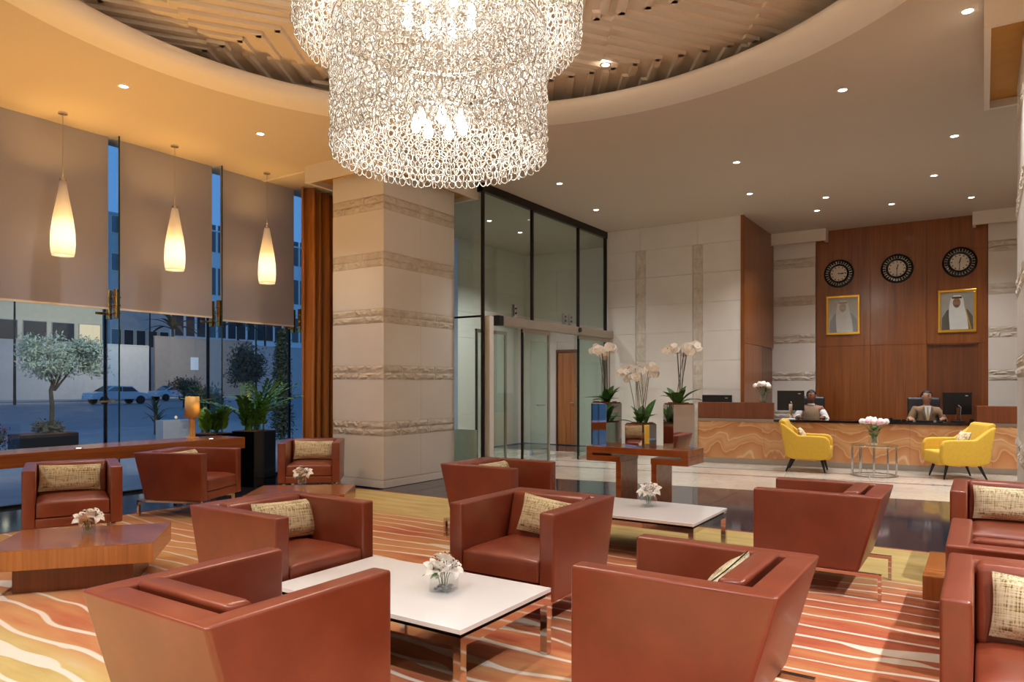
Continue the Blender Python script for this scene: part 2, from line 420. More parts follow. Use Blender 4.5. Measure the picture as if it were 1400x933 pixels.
part('recess_ceiling', MB().cyl((CC.x, CC.y), 4.42, 4.98, 5.06, 96), plain('recess_paint', (212, 194, 174), .6, var=.02, scale=.5), ceil)
# raised strips of the patterned recess: key-pattern on two skewed axes
E1 = Vector((math.cos(R(32)), math.sin(R(32)), 0)); E2 = Vector((math.cos(R(146)), math.sin(R(146)), 0))
strips = []
def strip(a, b_):
    d = (b_ - a); n_ = max(2, int(d.length / .06)); pts = [a + d * (k / n_) for k in range(n_ + 1)]
    run = []
    for p in pts + [None]:
        if p is not None and (p - Vector((CC.x, CC.y, 0))).length < 4.3: run.append(p)
        else:
            if len(run) > 2: strips.append((run[0], run[-1]))
            run = []
cell = 1.2; pitch = .2
for i in range(-6, 7):
    for j in range(-6, 7):
        o_ = Vector((CC.x, CC.y, 0)) + E1 * (i * cell) + E2 * (j * cell * 1.25)
        L1, L2 = cell, cell * 1.25
        flip = (i + j) % 2
        for q in range(6):
            k0 = .07 + q * pitch
            if flip:      # nested corner opening one way
                strip(o_ + E1 * k0 + E2 * k0 * 1.25, o_ + E1 * k0 + E2 * (L2 - .03))
                strip(o_ + E1 * k0 + E2 * k0 * 1.25, o_ + E1 * (L1 - .03) + E2 * k0 * 1.25)
            else:         # nested corner opening the other way
                strip(o_ + E1 * (L1 - k0) + E2 * (L2 - k0 * 1.25), o_ + E1 * (L1 - k0) + E2 * .03)
                strip(o_ + E1 * (L1 - k0) + E2 * (L2 - k0 * 1.25), o_ + E1 * .03 + E2 * (L2 - k0 * 1.25))
strips.sort(key=lambda s: -(s[1] - s[0]).length)
def strip_mb(mb, a, b_, w_=.05, h_=.034):
    d = (b_ - a).normalized(); p = Vector((-d.y, d.x, 0)); a = a - d * .02; b_ = b_ + d * .02
    vs = [a + p * w_, a - p * w_, b_ - p * w_, b_ + p * w_]; vs = [Vector((v.x, v.y, 4.985)) for v in vs] + [Vector((v.x + (0), v.y, 4.98 - h_)) for v in [a + p * w_ * .7, a - p * w_ * .7, b_ - p * w_ * .7, b_ + p * w_ * .7]]
    mb.add(vs, [(3, 2, 1, 0), (4, 5, 6, 7), (0, 1, 5, 4), (1, 2, 6, 5), (2, 3, 7, 6), (3, 0, 4, 7)])
for a, b_ in strips[:290]:
    m_ = MB(); strip_mb(m_, a, b_); part('plaster_strip', m_, 'recess_paint', ceil)
if len(strips) > 290:
    m_ = MB()
    for a, b_ in strips[290:]: strip_mb(m_, a, b_)
    part('plaster_strip_remainder', m_, 'recess_paint', ceil)['kind'] = 'stuff'
# shallow trim line on the ceiling by the stone pillar
part('trim_line', MB().box(7.10, 7.15, 6.75, 9.36, HC - .012, HC), 'lip_paint', ceil)
# ---- stone faces
def rough_mesh(k):
    rnd = random.Random(k); nx, nz = 7, 3; vs = []; fs = []
    for j in range(nz + 1):
        for i in range(nx + 1):
            e = i in (0, nx) or j in (0, nz)
            y = -.5 - (rnd.uniform(.0, .15) if e else rnd.uniform(.1, .9)); vs.append((i / nx - .5, y, j / nz - .5))
    W = nx + 1
    for j in range(nz):
        for i in range(nx): fs.append((j * W + i, j * W + i + 1, (j + 1) * W + i + 1, (j + 1) * W + i))
    o = len(vs); rim = [(0, 0), (nx, 0), (nx, nz), (0, nz)]
    for i, j in rim: vs.append((i / nx - .5, .5, j / nz - .5))
    c = [0, nx, nz * W + nx, nz * W]
    fs += [(o + 1, o, o + 3, o + 2), (c[0], o, o + 1, c[1]), (c[1], o + 1, o + 2, c[2]), (c[2], o + 2, o + 3, c[3]), (c[3], o + 3, o, c[0])]
    me = bpy.data.meshes.new('rough_stone_piece'); me.from_pydata(vs, [], fs); me.update(); me.materials.append(MATS['rough_stone']); return me
ROUGH = [rough_mesh(k) for k in range(8)]
BANDS = [(.72, .92), (1.51, 1.71), (2.30, 2.50), (3.09, 3.29), (3.88, 4.08)]
def stone_face(root, o, u, n, wid, ztop, z0=.115, seed=0, colw=.8):
    """o: lower corner, u: unit vector along the face, n: outward normal"""
    rnd = random.Random(seed); rz = math.atan2(u.y, u.x)
    if (Matrix.Rotation(rz, 3, 'Z') @ Vector((0, -1, 0))).dot(n) < 0: rz += math.pi
    zs = [z0]
    for a, b_ in BANDS: zs += [a, b_]
    zs.append(ztop); nc = max(1, round(wid / colw))
    for k in range(0, len(zs) - 1):
        a, b_ = zs[k], zs[k + 1]
        if k % 2 == 0:
            for c_ in range(nc):
                p = o + u * (wid * (c_ + .5) / nc) + n * -.010
                piece('stone_panel', 'white_stone', root, (p.x, p.y, (a + b_) / 2), (wid / nc - .003, .02, b_ - a - .003), rz)
        else:
            for r_ in range(2):
                uu = 0.0; za = a + (b_ - a) * r_ / 2; zb = a + (b_ - a) * (r_ + 1) / 2
                while uu < wid - .02:
                    L = rnd.uniform(.24, .5)
                    if wid - uu - L < .18: L = wid - uu
                    p = o + u * (uu + L / 2) + n * -.016
                    piece('rough_stone', None, root, (p.x, p.y, (za + zb) / 2), (L - .004, .026, zb - za - .004), rz, ROUGH[rnd.randrange(8)]); uu += L
def pillar(name, x0, x1, y0, y1, faces, collar=True, seed=0, cproud=.28):
    r_ = sroot(name)
    e = .03
    part('core', MB().box(x0 + e, x1 - e, y0 + e, y1 - e, 0, HC), 'white_stone', r_)
    part('plinth', MB().box(x0 - .012, x1 + .012, y0 - .012, y1 + .012, 0, .105), 'white_stone', r_, bevel=.006)
    top = 4.33 if collar else HC
    D = {'-x': (Vector((x0, y0, 0)), Vector((0, 1, 0)), Vector((-1, 0, 0)), y1 - y0), '+x': (Vector((x1, y0, 0)), Vector((0, 1, 0)), Vector((1, 0, 0)), y1 - y0),
         '-y': (Vector((x0, y0, 0)), Vector((1, 0, 0)), Vector((0, -1, 0)), x1 - x0), '+y': (Vector((x0, y1, 0)), Vector((1, 0, 0)), Vector((0, 1, 0)), x1 - x0)}
    for k, fc in enumerate(faces): stone_face(r_, *D[fc], HC, seed=seed * 10 + k)
    if collar:
        q = cproud; t = .05
        for bx in ((x0 - q, x1 + q, y0 - q, y0 - q + t), (x0 - q, x1 + q, y1 + q - t, y1 + q), (x0 - q, x0 - q + t, y0 - q + t, y1 + q - t), (x1 + q - t, x1 + q, y0 - q + t, y1 + q - t)):
            part('collar_board', MB().box(*bx, 4.36, HC), 'lip_paint', r_)
        # gold-painted inner soffit
        for bx in ((x0 - q + t, x1 + q - t, y0 - q + t, y0), (x0 - q + t, x1 + q - t, y1, y1 + q - t), (x0 - q + t, x0, y0, y1), (x1, x1 + q - t, y0, y1)):
            part('soffit', MB().box(*bx, 4.44, 4.46), 'gold_paint', r_)
    return r_
pillar('pillar_left', 7.27, 8.85, 6.93, 7.94, ('-x', '-y', '+x'), seed=1)
pillar('pillar_right', 7.27, 8.85, -1.3, -.28, ('-x', '+y', '+x'), seed=2)
XF = 15.80
ya = at_x(1054, 500, XF).y; yb = at_x(1115, 500, XF).y; yc = at_x(1351, 500, XF).y; yd = yc - 1.0
pillar('pillar_reception', XF, XF + .6, yb, ya, ('-x',), seed=3, cproud=.24)
pillar('pillar_reception', XF, XF + .6, yd, yc, ('-x',), seed=4, cproud=.24)
# ---- white stone wall behind the orchids
wf = sroot('wall_far')
part('core', MB().box(13.53, 14.98, 3.80, 6.60, 0, HC), 'white_stone', wf)
s1 = (at_x(883, 400, 13.5).y, at_x(869, 400, 13.5).y); s2 = (at_x(961, 400, 13.5).y, at_x(947, 400, 13.5).y)
rows = [0, .22, .78, 1.34, 1.90, 2.46, 3.02, 3.58, 4.14, HC]
for a, b_ in zip(rows, rows[1:]):
    cols = [3.77, s2[0], s2[1], s1[0], s1[1], 6.60] if b_ < 4.2 else [3.77, (s2[0] + s2[1]) / 2, (s1[0] + s1[1]) / 2, 6.60]
    for k, (c, d) in enumerate(zip(cols, cols[1:])):
        if b_ < 4.2 and k in (1, 3):
            for zz in (0, 1):
                piece('rough_stone', None, wf, (13.515, (c + d) / 2, a + (b_ - a) * (.25 + .5 * zz)), ((d - c) - .004, .02, (b_ - a) / 2 - .004), R(-90), ROUGH[(k + zz * 3 + int(a * 10)) % 8])
        else: piece('stone_panel', 'white_stone', wf, (13.51, (c + d) / 2, (a + b_) / 2), (.03, d - c - .004, b_ - a - .004))
# return inside the vestibule and its far end
part('return_panel', MB().box(13.53, 14.9, 6.60, 6.63, 0, HC), 'white_stone', wf)
we = sroot('wall_vestibule')
part('core', MB().box(14.93, 15.1, 6.6, 9.62, 0, HC), 'white_stone', we)
dv0 = at_x(763, 500, 14.9).y; dv1 = at_x(790, 500, 14.9).y
for a, b_ in zip(rows, rows[1:]):
    for c, d in ((6.63, dv1 - .04), (dv1 - .04, dv0 + .04), (dv0 + .04, 9.5)):
        if c == dv1 - .04 and a < 2.2: continue
        piece('stone_panel', 'white_stone', we, (14.915, (c + d) / 2, (a + b_) / 2), (.03, d - c - .004, b_ - a - .004))
dr = sroot('door_1')
part('frame', MB().box(14.86, 14.93, dv1 - .04, dv1, 0, 2.26).box(14.86, 14.93, dv0, dv0 + .04, 0, 2.26).box(14.86, 14.93, dv1, dv0, 2.20, 2.26), 'wood_dark', dr)
lf = part('door_leaf', MB().box(14.88, 14.92, dv1 + .01, dv0 - .01, .01, 2.19), 'wood_front', dr)
part('handle', MB().cyl((14.84, dv1 + .1, 1.0), .012, -.07, .07, 8, axis=1), 'chrome', lf)
# ---- reception wood lining
ws = sroot('wall_reception_side')
zj = 1.45 + (525 - 472) / FPX * 14.0
xe = XF - .02
part('core', MB().box(13.50, xe, 3.79, 3.83, 0, HC), 'wood_dark', ws)
dx0 = at_y(1040, 500, 3.76).x
for x0_, x1_, z0_, z1_ in ((13.50, dx0, 0, zj), (13.50, xe, zj, HC)):
    piece('wood_panel', 'wood_wall', ws, ((x0_ + x1_) / 2, 3.765, (z0_ + z1_) / 2), (x1_ - x0_ - .004, .05, z1_ - z0_ - .006))
piece('end_panel', 'wood_wall', ws, (13.49, 3.755, HC / 2), (.022, .07, HC))
dd = sroot('door_2')
part('door_leaf', MB().box(dx0 + .02, xe, 3.77, 3.79, 0, zj - .03), 'wood_dark', dd)
wr = sroot('wall_reception')
WX = XF + .06
part('core', MB().box(WX + .04, WX + .5, yc, yb, 0, HC), 'wood_dark', wr)
ys = [yb, at_x(1190, 500, WX).y, at_x(1267, 500, WX).y, yc]
zk = at_x(1190, 472.5, WX).z
for k in range(3):
    piece('wood_panel', 'wood_wall', wr, (WX + .02, (ys[k] + ys[k + 1]) / 2, (zk + HC) / 2), (.04, ys[k] - ys[k + 1] - .006, HC - zk - .006))
    if k < 2: piece('wood_panel', 'wood_wall', wr, (WX + .02, (ys[k] + ys[k + 1]) / 2, zk / 2), (.04, ys[k] - ys[k + 1] - .006, zk - .006))
ydr = at_x(1338, 500, WX).y
piece('wood_panel', 'wood_wall', wr, (WX + .02, (ydr + yc) / 2, zk / 2), (.04, ydr - yc - .006, zk - .006))
d3 = sroot('door_3')
part('door_leaf', MB().box(WX + .16, WX + .20, ydr + .005, ys[2] - .005, .01, zk - .03), 'wood_wall', d3)
part('jamb', MB().box(WX, WX + .2, ys[2] - .02, ys[2], 0, zk).box(WX, WX + .2, ydr, ydr + .02, 0, zk).box(WX, WX + .2, ydr, ys[2], zk - .025, zk), 'wood_dark', d3)
struct('wall_back', MB().box(16.5, 16.7, -6, 9.6, 0, HC), 'wall_paint')
struct('wall_right', MB().box(-4, 17, -6.2, -6, 0, HC), 'wall_paint')
struct('wall_rear', MB().box(-4.2, -4, -6, 9.6, 0, HC), 'wall_paint')
struct('wall_left', MB().box(-4, .42, 9.45, 9.6, 0, HC), 'wall_paint')
struct('wall_reception_end', MB().box(13.2, 16.5, yd - .3, yd - .1, 0, HC), 'wall_paint')
struct('wall_reception_back', MB().box(XF + .03, 16.5, ya, 6.6, 0, HC), 'wall_paint')
# ---- window wall
FINX = [.42, 1.89, 3.36, 4.83, 6.30, 7.77]
FX = FINX + [9.06]
for i in range(6):
    r_ = sroot('window_%d' % (i + 1)); a, b_ = FX[i], FX[i + 1]
    part('lower_pane', MB().box(a + .006, b_ - .006, 9.50, 9.515, .03, 2.44), 'glass_window', r_)
    part('upper_pane', MB().box(a + .006, b_ - .006, 9.50, 9.515, 2.452, HC), 'glass_window', r_)
    part('sill_channel', MB().box(a, b_, 9.47, 9.55, -.01, .03), 'dark_metal', r_)
    part('glass_fin', MB().box(a - .008, a + .008, 9.18, 9.498, .0, HC), 'glass_window', r_)
    part('fin_edge', MB().box(a - .0085, a + .0085, 9.172, 9.180, .0, HC), plain('glass_edge', (30, 58, 52), .2) if i == 0 else 'glass_edge', r_)
    part('mullion', MB().box(a - .018, a + .018, 9.50, 9.53, .0, 2.44), 'dark_metal', r_)
    for zz in (1.22,):
        part('spider_arm', MB().box(a - .11, a + .11, 9.485, 9.50, zz - .012, zz + .012).box(a - .012, a + .012, 9.40, 9.5, zz - .01, zz + .01), 'chrome', r_)
    for yy in (9.24, 9.42):
        part('patch_plate', MB().box(a - .026, a - .010, yy - .035, yy + .035, 2.28, 2.66).box(a + .010, a + .026, yy - .035, yy + .035, 2.28, 2.66), 'brass', r_, bevel=.006)
        part('patch_bolt', MB().cyl((a, yy, 2.36), .014, -.05, .05, 8, axis=0).cyl((a, yy, 2.46), .014, -.05, .05, 8, axis=0).cyl((a, yy, 2.56), .014, -.05, .05, 8, axis=0), 'chrome', r_)
    part('patch_arm', MB().box(a - .15, a + .03, 9.44, 9.47, 2.34, 2.37), 'brass', r_)
# ---- vestibule of green glass
vy = 6.56; vx = 9.10
v_ = sroot('window_7')
part('header', MB().box(vx - .03, 13.5, vy - .03, vy + .05, HC - .13, HC).box(vx - .03, vx + .05, vy, 9.5, HC - .13, HC), 'dark_metal', v_)
part('corner_post', MB().box(vx - .022, vx + .022, vy - .022, vy + .022, 0, HC), 'dark_metal', v_)
mx = [vx] + [at_y(p, 400, vy).x for p in (727, 790)] + [13.44]
for k in range(3):
    part('upper_pane', MB().box(mx[k] + .025, mx[k + 1] - .015, vy - .006, vy + .006, 2.60, HC - .13), 'glass_green', v_)
for k in (1, 2, 3): part('mullion', MB().box(mx[k] - .02, mx[k] + .02, vy - .03, vy + .02, 2.52, HC - .1), 'dark_metal', v_)
part('end_mullion', MB().box(13.40, 13.46, vy - .03, vy + .02, 0, HC - .1), 'dark_metal', v_)
part('side_pane', MB().box(vx - .006, vx + .006, vy + .03, 8.0, .03, 2.50), 'glass_green', v_)
part('side_pane', MB().box(vx - .006, vx + .006, vy + .03, 8.0, 2.53, HC - .13), 'glass_green', v_)
part('side_pane', MB().box(vx - .006, vx + .006, 8.02, 9.48, .03, HC - .13), 'glass_green', v_)
part('side_rail', MB().box(vx - .015, vx + .015, vy, 9.5, 2.50, 2.53), 'dark_metal', v_)
part('white_film', MB().box(vx + .012, vx + .016, vy + .12, vy + .62, .06, .72), 'paper', v_)
dg = sroot('door_4')
bm_ = part('door_operator', MB().box(9.45, 13.72, vy - .16, vy - .03, 2.38, 2.53), 'aluminium', dg, bevel=.012)
part('operator_end_cap', MB().box(9.30, 9.45, vy - .165, vy - .025, 2.375, 2.535), 'black_plastic', dg, bevel=.012)
part('motion_sensor', MB().cyl((12.02, vy - .165, 2.47), .045, -.02, .02, 14, axis=1), 'black_gloss', dg)
part('jamb', MB().box(9.16, 9.27, vy - .09, vy + .03, 0, 2.52), 'white_stone', dg)
part('fixed_pane', MB().box(9.30, 10.11, vy - .006, vy + .006, .02, 2.5), 'glass_green', dg)
def leaf(x0_, x1_, y_, nm='sliding_leaf'):
    r2 = part(nm, MB().box(x0_ + .03, x1_ - .03, y_ - .006, y_ + .006, .06, 2.36), 'glass_green', dg)
    part('leaf_stile', MB().box(x0_, x0_ + .03, y_ - .018, y_ + .018, .01, 2.37), 'dark_metal', r2)
    part('leaf_stile', MB().box(x1_ - .045, x1_, y_ - .018, y_ + .018, .01, 2.37), 'aluminium', r2)
    part('leaf_rail', MB().box(x0_, x1_, y_ - .02, y_ + .02, .01, .07).box(x0_, x1_, y_ - .02, y_ + .02, 2.31, 2.37), 'aluminium', r2)
leaf(10.11, 11.02, vy - .08)
leaf(12.1, 13.36, vy - .08)
leaf(9.6, 10.5, vy + .5)
part('fixed_pane', MB().box(12.15, 13.4, vy + .02, vy + .032, .02, 2.4), 'glass_green', dg)
for px_ in (703, 771, 779):
    q = at_y(px_, 432, vy).x
    pp = part('patch_plate', MB().box(q - .04, q + .04, vy - .03, vy + .03, 2.56, 2.78), 'steel' if px_ != 703 else 'chrome', dg, bevel=.02)
    part('patch_bolt', MB().cyl((q, vy - .035, 2.63), .018, -.01, .01, 10, axis=1).cyl((q, vy - .035, 2.71), .018, -.01, .01, 10, axis=1), 'black_plastic', pp)
part('inner_rail', MB().box(12.0, 12.6, vy + .9, vy + .95, .02, .14), 'chrome', dg)
part('inner_pane', MB().box(12.0, 12.62, vy + .92, vy + .932, .14, 2.3), 'glass_green', dg)
part('pull_handle', MB().cyl((12.3, vy + .86, 1.02), .014, -.14, .14, 8, axis=0), 'chrome', dg)
part('return_wall', MB().box(12.2, 14.93, 9.47, 9.6, 0, HC), 'white_stone', we)
for a_, b_ in zip(rows, rows[1:]):
    for c, d in ((12.2, 13.55), (13.55, 14.9)): piece('stone_panel', 'white_stone', we, ((c + d) / 2, 9.462, (a_ + b_) / 2), (d - c - .004, .02, b_ - a_ - .004))
wo = sroot('window_8')
for k in range(2):
    part('outer_pane', MB().box(9.1 + k * 1.45 + .02, 9.1 + (k + 1) * 1.45 - .02, 9.50, 9.512, .03, HC), 'glass_green', wo)
    part('mullion', MB().box(9.1 + k * 1.45 - .02, 9.1 + k * 1.45 + .02, 9.48, 9.53, 0, HC), 'dark_metal', wo)
part('transom', MB().box(9.1, 12.1, 9.48, 9.53, 2.48, 2.54), 'dark_metal', wo)
# ================================================================== LOUNGE FURNITURE
def rz_facing(dx, dy):            # local -Y turned towards (dx,dy)
    return math.atan2(dx, -dy)
CW, CD, CH = .76, .82, .692
def make_armchair():
    t = thing('armchair', '', 'armchair')
    w2, d2, at = CW / 2, CD / 2, .098
    side = [(-d2, .185), (-d2, CH), (d2, CH), (d2 - .14, .185)]
    for s in (-1, 1):
        x0, x1 = (s * w2, s * (w2 - at)) if s < 0 else (s * (w2 - at), s * w2)
        part('arm', MB().prism(side, x0, x1, 0), 'leather', t, bevel=.016, seg=3, smooth=True)
    part('back', MB().prism([(d2 + .004, CH - .001), (d2 - .115, CH - .001), (d2 - .26, .187), (d2 - .136, .187)], -w2 + .004, w2 - .004, 0), 'leather', t, bevel=.014, seg=3, smooth=True)
    part('apron', MB().box(-w2 + at - .002, w2 - at + .002, -d2 + .004, d2 - .2, .185, .27), 'leather', t, bevel=.012, seg=2, smooth=True)
    # seat cushion with a soft crown
    b = MB(); nx, ny = 10, 10; xw = w2 - at - .004; y0, y1 = -d2 + .002, d2 - .24; vs = []; fs = []
    rnd = random.Random(3)
    for j in range(ny + 1):
        for i in range(nx + 1):
            u, v = i / nx * 2 - 1, j / ny * 2 - 1
            c = (1 - u ** 6) * (1 - v ** 6)
            vs.append((u * xw, y0 + (v + 1) / 2 * (y1 - y0), .405 + .028 * c + rnd.uniform(-.0012, .0012)))
    for j in range(ny):
        for i in range(nx): q = j * (nx + 1) + i; fs.append((q, q + 1, q + nx + 2, q + nx + 1))
    o = len(vs); vs += [(v[0], v[1], .275) for v in vs]
    fs += [tuple(q + o for q in f[::-1]) for f in fs]
    def rim(seq):
        for a, c in zip(seq, seq[1:]): fs.append((a, a + o, c + o, c))
    W = nx + 1
    rim(list(range(W))); rim([k * W + nx for k in range(ny + 1)]); rim([ny * W + k for k in range(nx, -1, -1)]); rim([k * W for k in range(ny, -1, -1)])
    me = b.add(vs, fs).mesh('seat_cushion'); bm = bmesh.new(); bm.from_mesh(me)
    es = [e for e in bm.edges if e.calc_face_angle(0) > .9]
    bmesh.ops.bevel(bm, geom=es, offset=.016, segments=2, profile=.6, affect='EDGES', clamp_overlap=True)
    for f in bm.faces: f.smooth = True
    bm.to_mesh(me); bm.free(); link('seat_cushion', me, 'leather', t)
    part('back_cushion', MB().prism([(d2 - .135, CH + .016), (d2 - .245, CH + .010), (d2 - .34, .40), (d2 - .255, .40)], -w2 + at + .006, w2 - at - .006, 0), 'leather', t, bevel=.028, seg=3, smooth=True)
    for s in (-1, 1):
        xr = s * (w2 - .07)
        part('sled_rail', MB().box(xr - .018, xr + .018, -d2 + .05, d2 - .005, .150, .172), 'chrome', t)
        part('leg', MB().box(xr - .018, xr + .018, d2 - .027, d2 - .005, .0, .150), 'chrome', t)
        part('leg', MB().box(xr - .018, xr + .018, -d2 + .05, -d2 + .072, .0, .150), 'chrome', t)
        for q_ in (-.18, .18): part('spacer', MB().box(xr - .01, xr + .01, q_ - .02, q_ + .02, .172, .187), 'dark_metal', t)
    return t
arm0 = make_armchair()
def pillow_mesh(w_, h_, t_):
    b = MB(); nx, ny = 14, 8
    for s in (1, -1):
        vs = []; fs = []
        for j in range(ny + 1):
            for i in range(nx + 1):
                u, v = i / nx * 2 - 1, j / ny * 2 - 1
                k = max(0, (1 - abs(u) ** 2.6)) ** .55 * max(0, (1 - abs(v) ** 2.6)) ** .55
                pin = 1 - .06 * (1 - abs(u) ** 2) * abs(v) ** 3
                pin2 = 1 - .04 * (1 - abs(v) ** 2) * abs(u) ** 3
                vs.append((u * w_ / 2 * pin2, -s * (t_ / 2 * k + .003), v * h_ / 2 * pin))
        for j in range(ny):
            for i in range(nx):
                q = j * (nx + 1) + i; f = (q, q + 1, q + nx + 2, q + nx + 1); fs.append(f if s > 0 else f[::-1])
        b.add(vs, fs, True)
    me = b.mesh('lumbar_cushion'); me.materials.append(MATS['tweed']); return me
PIL = pillow_mesh(.50, .25, .11)
ARMS = [
 # centre x, y, facing dx, dy, label, cushion spec (dx, tilt roll) or None, cushion label
 (1.715, 2.36, 1, 0, 'brown leather armchair with no scatter cushion, facing a cushioned one across the white square-vase table', None, None),
 (2.95, 3.67, 0, -1, 'brown leather armchair with woven cushion between the white square-vase table and the wooden tables', (.10, .05), 'woven cushion in the armchair between white square-vase table and wooden tables'),
 (3.945, 2.43, -1, 0, 'brown leather armchair with upright woven cushion, standing between the two white coffee tables', (.08, .1), 'woven cushion in the armchair standing between the two white coffee tables'),
 (5.60, 3.85, 0, -1, 'brown leather armchair between the white stone pillar and white round-bowl table', (.10, .0), 'woven cushion mostly hidden in the armchair by the stone pillar and round-bowl table'),
 (2.965, 1.01, 0, 1, 'brown leather armchair with back bolster, on the granite side of the square-vase table', (-.05, .05), 'woven cushion, only its corner showing, in the armchair with the bolster'),
 (5.60, .97, 0, 1, 'brown leather armchair without scatter cushion beside the white round-bowl table and dark granite', None, None),
 (3.29, 7.06, -.41, -.91, 'brown leather armchair with wide woven cushion, under the window ledge behind a wooden table', (-.02, .03), 'wide woven cushion in the armchair under the window ledge'),
 (4.70, 7.45, .40, -.92, 'brown leather armchair turned sideways between window ledge and the wooden tables', (.08, .0), 'woven cushion barely showing in the sideways armchair by the ledge'),
 (6.40, 7.37, -.74, -.67, 'brown leather armchair with woven cushion, next to the stone pillar and black planters', (.0, .02), 'woven cushion in the armchair next to the stone pillar and planters'),
 (6.26, -.18, -1, 0, 'brown leather armchair with long woven cushion facing the small wooden block table', (.0, .0), 'long woven cushion in the armchair facing the wooden block table'),
 (4.28, -.23, 1, 0, 'brown leather armchair without cushion, back to back with a cushioned one near the block table', None, None),
 (3.31, -.25, -1, 0, 'brown leather armchair with woven cushion, backing onto an uncushioned one by the block table', (.02, .04), 'woven cushion in the armchair backing onto an uncushioned one'),
]
for i, (cx_, cy_, dx_, dy_, lab, cu, clab) in enumerate(ARMS):
    o = arm0 if i == 0 else copy_tree(arm0)
    rz = rz_facing(dx_, dy_); o.location = (cx_, cy_, .012); o.rotation_euler = (0, 0, rz)
    tag(o, lab, 'armchair', 'brown leather armchairs in the lounge')
    if cu:
        p = bpy.data.objects.new('lumbar_cushion', PIL); COL.objects.link(p)
        M = Matrix.Translation((cx_, cy_, 0)) @ Matrix.Rotation(rz, 4, 'Z') @ Matrix.Translation((cu[0], .090, .572)) @ Matrix.Rotation(R(-17), 4, 'X') @ Matrix.Rotation(cu[1], 4, 'Y')
        p.matrix_world = M; tag(p, clab, 'cushion', 'woven lumbar cushions')
# ---- white coffee tables
def white_table(x0, x1, y0, y1, label, z=.36):
    t = thing('coffee_table', label, 'coffee table', ((x0 + x1) / 2, (y0 + y1) / 2, .012), 0, 'white coffee tables with chrome frames')
    a, b_ = (x1 - x0) / 2, (y1 - y0) / 2; z -= .012
    part('table_top', MB().box(-a, a, -b_, b_, z - .022, z), 'white_top', t, bevel=.002)
    part('shadow_gap', MB().box(-a + .02, a - .02, -b_ + .02, b_ - .02, z - .036, z - .022), 'dark_metal', t)
    f = .042
    for bx in ((-a, a, -b_, -b_ + f), (-a, a, b_ - f, b_), (-a, -a + f, -b_ + f, b_ - f), (a - f, a, -b_ + f, b_ - f)):
        part('frame_rail', MB().box(*bx, z - .078, z - .036), 'chrome', t)
    for sx in (-1, 1):
        for sy in (-1, 1):
            part('leg', MB().box(*sorted((sx * a, sx * (a - f))), *sorted((sy * b_, sy * (b_ - f))), 0, z - .078), 'chrome', t)
    return t
white_table(2.51, 3.30, 1.93, 3.22, 'white topped coffee table with chrome frame, carrying lilies in a square vase')
white_table(5.40, 6.27, 1.88, 3.10, 'white topped coffee table with chrome frame, carrying lilies in a round bowl')
# ---- low wooden tables
def wood_block(corners, label, z0=.19, z1=.33, group='low wooden tables'):
    c = [Vector((p[0], p[1])) for p in corners]; m = sum(c, Vector((0, 0))) / 4
    t = thing('wooden_table', label, 'coffee table', (m.x, m.y, .012), 0, group)
    pl = [((p - m).x, (p - m).y) for p in c]
    part('slab', MB().prism(pl, z0 - .012, z1 - .018, 2), 'wood_front', t, bevel=.003)
    part('top_veneer', MB().prism([(p[0] * .999, p[1] * .999) for p in pl], z1 - .018, z1 - .012, 2), 'wood_table', t)
    part('plinth', MB().prism([(p[0] * .72, p[1] * .72) for p in pl], 0, z0 - .012, 2), 'wood_dark', t)
    return t
wood_block([(2.81, 4.89), (3.30, 5.48), (2.50, 6.14), (2.01, 5.55)], 'low wooden slab table with lilies in a clear tumbler, before the window armchair')
wood_block([(5.10, 5.40), (5.69, 5.85), (5.06, 6.62), (4.47, 6.17)], 'low wooden slab table with lilies, near the stone pillar')
wood_block([(4.80, .30), (5.53, .30), (5.53, -.50), (4.80, -.50)], 'small wooden block table between two facing leather armchairs')
# ---- window ledge
ld = thing('window_ledge', 'long polished wooden ledge running along the window wall, carrying the table lamp', 'ledge', (0, 0, 0))
part('ledge_top', MB().box(-3.5, 5.93, 8.14, 8.72, .60, .745), 'wood_ledge', ld, bevel=.004)
for xx in (-3.0, -.6, 1.8, 5.5): part('support', MB().box(xx, xx + .08, 8.25, 8.6, 0, .60), 'wood_dark', ld)
# ---- table lamp on the ledge
lp = at_z(242, 598, .745)
tl = thing('table_lamp', 'small table lamp with tan wooden shade and stem standing on the window ledge', 'lamp', (lp.x, min(lp.y, 8.55), .745))
part('lamp_base', MB().cyl((0, 0), .085, 0, .015, 24), 'lamp_wood', tl)
part('lamp_stem', MB().cyl((0, 0), .038, .015, .30, 16), 'lamp_wood', tl)
part('lamp_shade', MB().lathe([(.098, .27), (.085, .54), (.080, .54), (.093, .27)], n=28, close=True), 'lamp_wood', tl)
